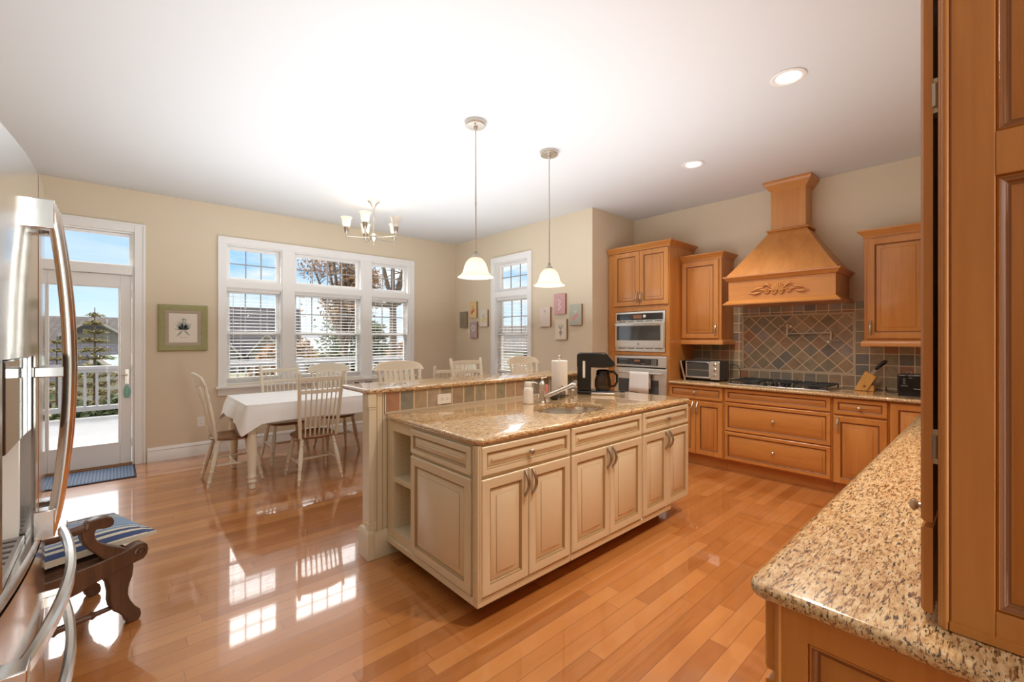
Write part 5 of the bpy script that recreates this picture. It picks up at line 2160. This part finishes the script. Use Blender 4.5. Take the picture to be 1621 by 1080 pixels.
def downlight(x, y, label, power=105, fixed=False):
    t = thing('recessed_light', label, 'downlight', (x, y, ZC), 0, 'recessed downlights in the kitchen ceiling')
    mb = MB()
    mb.lathe([(.098, -.0005), (.100, -.004), (.094, -.007), (.078, -.009), (.072, -.006), (.066, -.002), (.066, -.0005)], (x, y, ZC), 40, cap0=False, cap1=False)
    mb.build('trim_ring', 'white', t, True)
    mb = MB()
    mb.lathe([(.066, -.0012), (.045, -.0035), (.002, -.0045)], (x, y, ZC), 32)
    mb.build('lens', 'bulb', t, True)
    if fixed:          # added out of view to brighten the island front, kept with the ceiling
        del t['category']
        del t['group']
        t.name = 'added_downlight'
        struct(t)
    lamp('downlight_lamp', 'SPOT', (x, y, ZC - .02), (x, y, 0), power, .06, (1, .88, .72), spot=radians(125), blend=.9)


downlight(3.137, .889, 'larger looking recessed ceiling light in front of the range hood')
downlight(4.045, 1.936, 'smaller looking recessed ceiling light between the hood and the second pendant')
downlight(1.95, .70, 'added unseen recessed light that brightens the island front', 150, True)

# ================================================================== PICTURES
t = thing('framed_print', 'botanical plant print in a wide sage green frame beside the patio door', 'picture', (.583, YW, 1.25))
tf = FI(YW)
x0, x1, z0, z1 = .348, .818, 1.255, 1.795
mb = MB(tf)
prof = [(0, 0), (0, .022), (.012, .030), (.030, .027), (.060, .018), (.066, .018), (.066, 0)]
L = [[(x0 + i, d, z0 + i), (x1 - i, d, z0 + i), (x1 - i, d, z1 - i), (x0 + i, d, z1 - i)] for i, d in prof]
mb.loops(L, cap0=False, cap1=False)
mb.build('frame', 'frame_green', t, True, smooth=20)
mb = MB(tf)
prof = [(.064, 0), (.064, .016), (.085, .013), (.100, .007), (.100, 0)]
L = [[(x0 + i, d, z0 + i), (x1 - i, d, z0 + i), (x1 - i, d, z1 - i), (x0 + i, d, z1 - i)] for i, d in prof]
mb.loops(L, cap0=False, cap1=False)
mb.build('fillet', 'taupe', t, True, smooth=20)
mb = MB(tf)
mb.box(x0 + .09, x1 - .09, .001, .005, z0 + .09, z1 - .09)
px_, pz_ = (x0 + x1) / 2, (z0 + z1) / 2 - .02
rnd = random.Random(4)
for k in range(17):
    a = pi * (.02 + .96 * k / 16) + rnd.uniform(-.06, .06)
    ln = rnd.uniform(.07, .115) * (.85 + .3 * sin(a))
    tip = (px_ + ln * cos(a), pz_ + ln * sin(a) * 1.0 + .01)
    sx_, sz_ = -sin(a) * .009, cos(a) * .009
    mid = (px_ + ln * .5 * cos(a), pz_ + ln * .55 * sin(a))
    mb.poly([(px_, .0056, pz_), (mid[0] + sx_, .0056, mid[1] + sz_), (tip[0], .0056, tip[1]), (mid[0] - sx_, .0056, mid[1] - sz_)], 1)
for k in range(7):
    a = pi * (.15 + .7 * k / 6)
    ln = .038
    q = (px_ + .0, pz_ + .105)
    mb.poly([(q[0], .0057, q[1]), (q[0] + ln * .5 * cos(a) - .005 * sin(a), .0057, q[1] + ln * .5 * sin(a)), (q[0] + ln * 1.3 * cos(a), .0057, q[1] + ln * .9 * sin(a)), (q[0] + ln * .5 * cos(a) + .005 * sin(a), .0057, q[1] + ln * .45 * sin(a))], 1)
for a, b_ in ((-.07, -.085), (.07, -.075), (.0, -.065)):
    mb.poly([(px_, .0056, pz_), (px_ + a * .5, .0056, pz_ + b_ * .3), (px_ + a, .0056, pz_ + b_), (px_ + a * .35, .0056, pz_ + b_ * .6)], 1)
mb.poly([(px_ - .035, .0056, pz_ - .092), (px_ + .04, .0056, pz_ - .094), (px_ + .04, .0056, pz_ - .09), (px_ - .035, .0056, pz_ - .088)], 1)
mb.build('print', ['print', 'leaf_ink'], t, True, recalc=False, smooth=0)


def art(y, z, bgc, kind, cols, label):
    """small vegetable or flower panel on the side wall; y, z centre"""
    t = thing('art_panel', label, 'picture', (XS, y, z - .13), 0, 'small painted panels beside the narrow window')
    tf = FR(XS)
    w, h = .1, .135
    MB(tf).box(y - w, y + w, 0, .028, z - h, z + h).build('wood_panel', 'wood_edge', t, True, bevel=.001)
    key = 'paint_%.2f_%.2f_%.2f' % bgc
    if key not in M:
        M[key] = speckled(key, tuple(c * .92 for c in bgc), bgc, 25, .7)
    ms = [key]
    for c in cols:
        kk = 'paint_%.2f_%.2f_%.2f' % c
        if kk not in M:
            M[kk] = mat(kk, c, .75)
        ms.append(kk)
    mb = MB(tf)
    mb.box(y - w, y + w, .0282, .0295, z - h, z + h)

    def blob(cy__, cz, ry, rz, m, d, n=18, wob=.0, ph=0):
        mb.poly([(cy__ + ry * cos(2 * pi * k / n) * (1 + wob * sin(3 * 2 * pi * k / n + ph)), d, cz + rz * sin(2 * pi * k / n) * (1 + wob * cos(5 * 2 * pi * k / n))) for k in range(n)], m)
    d = .0299
    if kind == 'flower':
        blob(y, z + .03, .055, .055, 1, d, 22, .12)
        blob(y, z + .03, .028, .03, 2, d + .0003, 14, .1)
        mb.poly([(y - .006, d, z - .10), (y + .006, d, z - .10), (y + .004, d, z - .02), (y - .004, d, z - .02)], 2)
        blob(y + .022, z - .06, .018, .008, 2, d + .0002)
    elif kind == 'root':
        blob(y, z - .045, .026, .030, 1, d, 18)
        mb.poly([(y - .006, d, z - .07), (y + .006, d, z - .07), (y, d, z - .105)], 1)
        for a in (-.6, -.2, .2, .6):
            mb.poly([(y, d, z - .02), (y + .05 * sin(a) - .008, d, z + .03), (y + .085 * sin(a), d, z + .085 * cos(a)), (y + .05 * sin(a) + .010, d, z + .028)], 2)
    elif kind == 'fruit':
        blob(y - .02, z - .01, .026, .028, 1, d, 18, .05)
        blob(y + .022, z - .04, .030, .030, 1, d + .0002, 18, .05)
        for a in (-.5, .1, .6):
            mb.poly([(y, d, z + .01), (y + .03 * sin(a) - .008, d, z + .04), (y + .07 * sin(a), d, z + .08 * cos(a)), (y + .03 * sin(a) + .01, d, z + .04)], 2)
    else:   # stalk
        for q in range(5):
            blob(y + .012 * (-1) ** q, z - .07 + .032 * q, .022 - .002 * q, .018, 1, d + .0001 * q, 14, .1)
        for a in (-.5, 0, .5):
            mb.poly([(y, d, z + .05), (y + .02 * sin(a) - .007, d, z + .075), (y + .05 * sin(a), d, z + .115 * cos(a)), (y + .02 * sin(a) + .008, d, z + .07)], 2)
    mb.build('painting', ms, t, True, recalc=False, smooth=0)


art(6.157, 1.720, (.30, .27, .20), 'fruit', [(.34, .20, .14), (.22, .25, .14)], 'dark olive art panel nearest the room corner, left of the narrow window')
art(5.882, 1.877, (.74, .55, .27), 'fruit', [(.62, .13, .10), (.48, .42, .18)], 'golden art panel with red fruit, topmost in the group left of the narrow window')
art(5.594, 1.727, (.74, .68, .57), 'fruit', [(.78, .58, .20), (.42, .46, .40)], 'pale art panel with yellow fruit, just left of the narrow window')
art(5.870, 1.540, (.50, .37, .39), 'flower', [(.66, .66, .54), (.42, .46, .36)], 'mauve art panel with a pale bloom, lowest left of the narrow window')
art(4.224, 1.700, (.80, .66, .58), 'stalk', [(.70, .66, .54), (.44, .45, .35)], 'pale pink art panel just right of the narrow window')
art(3.952, 1.864, (.64, .36, .36), 'stalk', [(.66, .56, .50), (.36, .36, .30)], 'rose pink art panel, topmost in the group right of the narrow window')
art(3.677, 1.710, (.50, .52, .43), 'fruit', [(.68, .32, .30), (.62, .60, .50)], 'grey green art panel nearest the oven tower')
art(3.930, 1.523, (.82, .72, .58), 'root', [(.36, .29, .30), (.44, .45, .38)], 'cream art panel with a purple root, lowest right of the narrow window')

# ================================================================== OUTDOORS
o = struct(MB().box(-60, 70, 6.62, 140, -3.4, -3.2).build('lawn', 'lawn', smooth=0))
DKY = 11.75
o = struct(MB().box(-4, 9, YW + .165, DKY + .15, -.24, -.14).build('deck_floor', 'deck', smooth=0), 'pale deck outside the glass door')


def railing(name, label, p0, p1, group=None):
    p0, p1 = Vector(p0), Vector(p1)
    t = thing(name, label, 'railing', (p0.x, p0.y, -.14), 0, group)
    d = (p1 - p0)
    ln = d.length
    d.normalize()
    n = Vector((-d.y, d.x, 0))

    def bar(mb, a, b_, hw, z0, z1):
        L = []
        for q in (a, b_):
            c = p0 + d * q
            L.append([(c.x + n.x * s, c.y + n.y * s, z) for s, z in ((-hw, z0), (hw, z0), (hw, z1), (-hw, z1))])
        mb.loops(L)
    mb = MB()
    bar(mb, 0, ln, .07, .80, .86)
    bar(mb, 0, ln, .045, .74, .80)
    mb.build('top_rail', 'rail', t, True)
    mb = MB()
    bar(mb, 0, ln, .04, .00, .09)
    mb.build('bottom_rail', 'rail', t, True)
    k = .085
    cnt = 0
    while k < ln - .05 and cnt < 96:
        mb = MB()
        bar(mb, k - .021, k + .021, .021, .09, .74)
        mb.build('baluster', 'rail', t, True, smooth=0)
        k += .168
        cnt += 1
    for q in (0, ln):
        mb = MB()
        bar(mb, q - .06, q + .06, .06, -.14, .92)
        mb.build('post', 'rail', t, True)
    return t


railing('deck_railing', 'white deck railing seen through the patio door', (-3.9, DKY, 0), (3.3, DKY, 0))
railing('deck_railing', 'white deck railing seen low through the triple window', (3.42, DKY, 0), (8.9, DKY, 0))


def gable_house(name, label, c, w, dpt, zg, ze, zr, rz, roof, walls, dormer=None, front_gable=None):
    """c: centre; ridge along local x; zg ground, ze eaves, zr ridge"""
    t = thing(name, label, 'house', (c[0], c[1], zg), rz)
    hw, hd = w / 2, dpt / 2
    e, r = ze - zg, zr - zg
    mb = MB()
    mb.box(-hw, hw, -hd, hd, 0, e)
    mb.loops([[(x, -hd, e), (x, hd, e), (x, 0, r - .15)] for x in (-hw, hw)])
    mb.build('walls', walls, t, smooth=0)
    mb = MB()
    ov = .5
    for s in (-1, 1):
        y0 = s * (hd + ov)
        z0 = e - (r - e) * ov / hd
        L = [[(x, y0, z0), (x, 0, r), (x, 0, r + .18), (x, y0, z0 + .18)] for x in (-hw - ov, hw + ov)]
        mb.loops(L)
    mb.build('roof', roof, t, smooth=0)
    mb = MB()
    for x in (-hw - ov - .04, hw + ov - .06):
        for s in (-1, 1):
            y0 = s * (hd + ov)
            z0 = e - (r - e) * ov / hd
            mb.loops([[(x + q, y0, z0 - .05), (x + q, 0, r - .05), (x + q, 0, r + .20), (x + q, y0, z0 + .20)] for q in (0, .10)])
    mb.build('rake_boards', 'house_white', t, smooth=0)
    for (wx, wz) in ((-hw * .5, e * .55), (0, e * .55), (hw * .5, e * .55)):
        mb = MB()
        mb.box(wx - .55, wx + .55, -hd - .06, -hd, wz - .8, wz + .8)
        f = mb.build('house_window', 'house_white', t, smooth=0)
        mb = MB()
        mb.box(wx - .45, wx + .45, -hd - .08, -hd - .05, wz - .7, wz + .7)
        mb.build('pane', 'window_dark', f, smooth=0)
    for g in (front_gable or []):
        gx, gw, gz0, gzr, gy, arch = g           # centre x, half width, eave z, ridge z, front y
        mb = MB()
        yb = -(hd) * (1 - (gzr - zg - e) / (r - e)) if gzr - zg > e else -hd
        q = gz0 - zg
        mb.loops([[(gx - gw, y, q), (gx + gw, y, q), (gx, y, gzr - zg - .1)] for y in (gy, yb + 1.0)])
        mb.box(gx - gw, gx + gw, gy, -hd + 1, 0, q)
        d_ = mb.build('dormer', walls, t, smooth=0)
        mb = MB()
        for s in (-1, 1):
            k = 1.22
            mb.loops([[(gx + s * gw * k, y, q - (gzr - zg - q) * (k - 1)), (gx, y, gzr - zg), (gx, y, gzr - zg + .16), (gx + s * gw * k, y, q - (gzr - zg - q) * (k - 1) + .16)] for y in (gy - .3, yb + 1.5)])
        mb.build('dormer_roof', roof, d_, smooth=0)
        mb = MB()
        for s in (-1, 1):
            k = 1.22
            mb.loops([[(gx + s * gw * k, y, q - (gzr - zg - q) * (k - 1) - .10), (gx, y, gzr - zg - .10), (gx, y, gzr - zg + .18), (gx + s * gw * k, y, q - (gzr - zg - q) * (k - 1) + .18)] for y in (gy - .36, gy - .28)])
        mb.build('dormer_rake', 'house_white', d_, smooth=0)
        if arch:
            mb = MB()
            pts = [(gx + gw * .62 * cos(pi * k / 12), q - .05 + gw * .62 * sin(pi * k / 12) * .62) for k in range(13)]
            mb.loops([[(x, y, z) for x, z in pts] for y in (gy - .06, gy - .02)])
            mb.build('arch_window', 'window_dark', d_, smooth=0)
    return t


def dirpt(u, dist):
    """world ground point in the direction of image column u at the given distance along the view axis"""
    r = (u - 810.5) / 694.7 * dist
    return (.6692 * dist + .7431 * r, .7431 * dist - .6692 * r)


x, y = dirpt(95, 46)
gable_house('neighbour_house', 'grey house with a long taupe roof and white arched dormer beyond the deck', (x, y), 15, 10, -3.2, -.9, 3.5, .05, 'roof_b', 'siding', front_gable=[(2.4, 2.0, 1.9, 3.3, -4.4, True)])
x, y = dirpt(40, 31)
gable_house('neighbour_house', 'house with a slate blue roof just beyond the deck railing', (x, y), 20, 7, -3.2, -2.6, .75, -.05, 'roof_a', 'siding')
x, y = dirpt(205, 24)
gable_house('garden_pavilion', 'low building with a teal roof and white rake behind the small evergreen', (x, y), 4.4, 4.2, -3.2, -1.4, .35, 1.1, 'teal', 'house_white')
x, y = dirpt(392, 64)
gable_house('neighbour_house', 'grey roofed house seen through the left window section', (x, y), 13, 8, -3.2, -.2, 5.7, -.25, 'roof_a', 'siding', front_gable=[(-3.4, 2.6, -.6, 2.6, -5.6, False), (2.6, 2.0, -.6, 1.9, -5.4, False)])
x, y = dirpt(830, 70)
gable_house('neighbour_house', 'distant taupe roofed house seen through the narrow window', (x, y), 18, 10, -3.2, -.2, 3.2, -.7, 'roof_b', 'house_white')


def leaf_cloud(mb, centre, rad, n, size, rnd, squash=1.0, shell=.35):
    cx_, cy__, cz = centre
    for _ in range(n):
        while True:
            p = Vector((rnd.uniform(-1, 1), rnd.uniform(-1, 1), rnd.uniform(-1, 1)))
            if shell < p.length < 1:
                break
        p = Vector((cx_ + p.x * rad, cy__ + p.y * rad, cz + p.z * rad * squash))
        a = Vector((rnd.gauss(0, 1), rnd.gauss(0, 1), rnd.gauss(0, 1))).normalized() * size * rnd.uniform(.6, 1.3)
        b = a.orthogonal().normalized() * size * rnd.uniform(.3, .6)
        mb.poly([p - a, p + b, p + a, p - b])


def branches(mb, p, d, ln, r, lev, rnd, tips):
    q = p + d * ln
    m_ = p.lerp(q, .5) + Vector((rnd.uniform(-1, 1), rnd.uniform(-1, 1), rnd.uniform(-.3, .6))) * ln * .07
    mb.tube([p, m_, q], [r, r * .82, r * .66], 6)
    if lev == 0:
        tips.append(q)
        return
    for k in range(3 if lev > 1 else 3):
        nd = (d + Vector((rnd.uniform(-1, 1), rnd.uniform(-1, 1), rnd.uniform(-.25, .75))) * .75).normalized()
        branches(mb, q, nd, ln * rnd.uniform(.6, .82), r * .62, lev - 1, rnd, tips)


def broadleaf(label, u, dist, zg, r0, fork, crown, leafm, seed, size=.08, twigs=5):
    """fork: height of the first fork; crown: list of (dx, dy, z, radius, leaves) clumps, each carried by its own limb"""
    rnd = random.Random(seed)
    x, y = dirpt(u, dist)
    t = thing('broadleaf_tree', label, 'tree', (x, y, zg))
    mb = MB()
    f = Vector((0, 0, fork))
    mb.tube([(0, 0, 0), (.02, 0, fork * .5), f], [r0, r0 * .85, r0 * .72], 8)
    for dx, dy, z, rad, nl in crown:
        q = Vector((dx, dy, z))
        m_ = f.lerp(q, .5) + Vector((rnd.uniform(-.15, .15), rnd.uniform(-.15, .15), .12)) * q.length * .12
        mb.tube([f, m_, q], [r0 * .55, r0 * .38, r0 * .16], 6)
        for _ in range(twigs):
            d_ = Vector((rnd.gauss(0, 1), rnd.gauss(0, 1), rnd.gauss(.25, .8))).normalized()
            s_ = rnd.uniform(.45, 1)
            p = f.lerp(q, s_) if s_ < .5 else m_.lerp(q, (s_ - .5) * 2)
            e = p + d_ * rad * rnd.uniform(.7, 1.3)
            mb.tube([p, p.lerp(e, .5) + Vector((0, 0, .05)), e], [r0 * .15, r0 * .09, r0 * .03], 4)
    mb.build('trunk', 'bark', t, smooth=60)
    mb = MB()
    for dx, dy, z, rad, nl in crown:
        leaf_cloud(mb, (dx, dy, z), rad, nl, size, rnd, .85, 0)
    mb.build('foliage', leafm, t, recalc=False, smooth=0)
    return t


def conifer(label, u, dist, zg, h, w, leafm, seed, dens=1.0, tiers=16, sparse=False, name='evergreen_tree'):
    rnd = random.Random(seed)
    x, y = dirpt(u, dist)
    t = thing(name, label, 'tree', (x, y, zg))
    mb = MB()
    mb.tube([(0, 0, 0), (0, 0, h * .5), (0, 0, h)], [h * .016, h * .010, h * .002], 8)
    tips = []
    for k in range(tiers):
        s = (k + .5) / tiers
        z = h * (.12 + .86 * s)
        rr = w * (1 - s) ** (.8 if sparse else .75) + .05
        nb = max(4, int(9 * (1 - s) + 4))
        for j in range(nb):
            a = 2 * pi * j / nb + rnd.uniform(-.3, .3)
            q = Vector((rr * cos(a), rr * sin(a), z + rr * rnd.uniform(-.05, .25)))
            mb.tube([(0, 0, z), q * 1.0], [h * .004, h * .0015], 4)
            tips.append((Vector((0, 0, z)), q))
    mb.build('trunk', 'bark', t, smooth=60)
    mb = MB()
    for p, q in tips:
        n = int((14 if sparse else 30) * dens)
        for _ in range(n):
            s = rnd.uniform(.25, 1.05)
            c = p.lerp(q, s) + Vector((rnd.gauss(0, 1), rnd.gauss(0, 1), rnd.gauss(0, .6))) * w * (.05 if sparse else .10)
            a = ((q - p).normalized() + Vector((rnd.gauss(0, .6), rnd.gauss(0, .6), rnd.gauss(0, .4)))).normalized() * h * (.018 if sparse else .022)
            b = a.orthogonal().normalized() * h * .006
            mb.poly([c - a, c + b, c + a, c - b])
    mb.build('needles', leafm, t, recalc=False, smooth=0)
    return t


conifer('sparse young evergreen outside the patio door, taller than the railing', 150, 16.5, -3.2, 5.75, 1.05, 'needle_gold', 3, 1.2, 15, True)
conifer('small evergreen glimpsed between the refrigerator handle and the patio door frame', 90, 17.5, -3.2, 4.7, .85, 'needle_gold', 4, 1.2, 12, True)
rc = random.Random(5)
cl_ = [(rc.gauss(0, .72), rc.gauss(0, .8), 7.1 + rc.uniform(-1.3, 1.6), rc.uniform(.45, .8), 330) for _ in range(15)]
broadleaf('tall tree with dry brown leaves filling the top of the middle window section', 546, 16, -3.2, .16, 4.2, cl_, 'leaf_brown', 11, .075)
cl_ = [(-1.6, .3, 6.9, .8, 30), (-.9, -.2, 8.6, .8, 26), (.2, .4, 9.2, .8, 24), (1.1, .1, 8.0, .8, 26), (-2.1, 0, 5.6, .7, 60), (1.5, -.3, 6.4, .7, 30), (.5, -.3, 7.2, .8, 30)]
broadleaf('bare limbed tree in the window section nearest the room corner', 622, 13.8, -3.2, .15, 5.6, cl_, 'leaf_brown', 23, .07, 12)
conifer('broad dark evergreen below the brown leaved tree', 556, 23.0, -3.2, 7.4, 2.6, 'needle', 7, 1.6, 15)
conifer('dark evergreen low in the corner window section', 598, 18.0, -3.2, 5.3, 1.3, 'needle', 8, 1.4, 12)


def shrub(label, u, dist, w, h, leafm, seed, n=1600):
    rnd = random.Random(seed)
    x, y = dirpt(u, dist)
    t = thing('garden_shrub', label, 'shrub', (x, y, -3.2), 0, 'shrubs beyond the deck')
    mb = MB()
    for k in range(5):
        a = 2 * pi * k / 5
        mb.tube([(0, 0, 0), (w * .3 * cos(a), w * .3 * sin(a), h * .7)], [.05, .015], 5)
    mb.build('stems', 'bark', t)
    mb = MB()
    leaf_cloud(mb, (0, 0, h * .55), w, n, .13, rnd, h * .5 / w, .45)
    mb.build('foliage', leafm, t, recalc=False, smooth=0)


for k, (lab, u, dist, w, h, lm) in enumerate((
        ('green shrub behind the railing right under the small evergreen', 184, 13.6, .60, 2.7, 'needle'),
        ('green shrub behind the railing beside the refrigerator handle', 116, 13.6, .60, 2.6, 'needle'),
        ('brown leaved hedge shrub at the edge of the left window section', 430, 15.0, .8, 4.2, 'leaf_brown'),
        ('green hedge shrub low in the left window section', 398, 13.6, .42, 2.9, 'needle'),
        ('green hedge shrub low at the far left of the left window section', 352, 14.0, .45, 2.9, 'needle'),
        ('russet shrub in the left part of the middle window section', 478, 19.0, .8, 4.4, 'leaf_brown'),
        ('dark green shrub low in the middle window section', 500, 13.6, .46, 3.7, 'needle'),
        ('second dark green shrub low in the middle window section, beneath the brown tree', 560, 13.6, .48, 3.9, 'needle'),
        ('russet shrub low in the corner window section', 640, 15.5, 1.1, 4.3, 'leaf_brown'))):
    shrub(lab, u, dist, w, h, lm, 40 + k, 2200)

# distant bare woods on the horizon, seen through the narrow window
rnd = random.Random(99)
mb = MB()
for k in range(90):
    u = 700 + 260 * rnd.random()
    d_ = 88 + 22 * rnd.random()
    x, y = dirpt(u, d_)
    leaf_cloud(mb, (x, y, -.6), 3.2, 46, .55, rnd, 1.1, .0)
o = mb.build('woods', 'leaf_brown', recalc=False, smooth=0)
o['kind'] = 'stuff'
tag(o, 'distant brown winter woods along the horizon in the narrow window', 'woods')
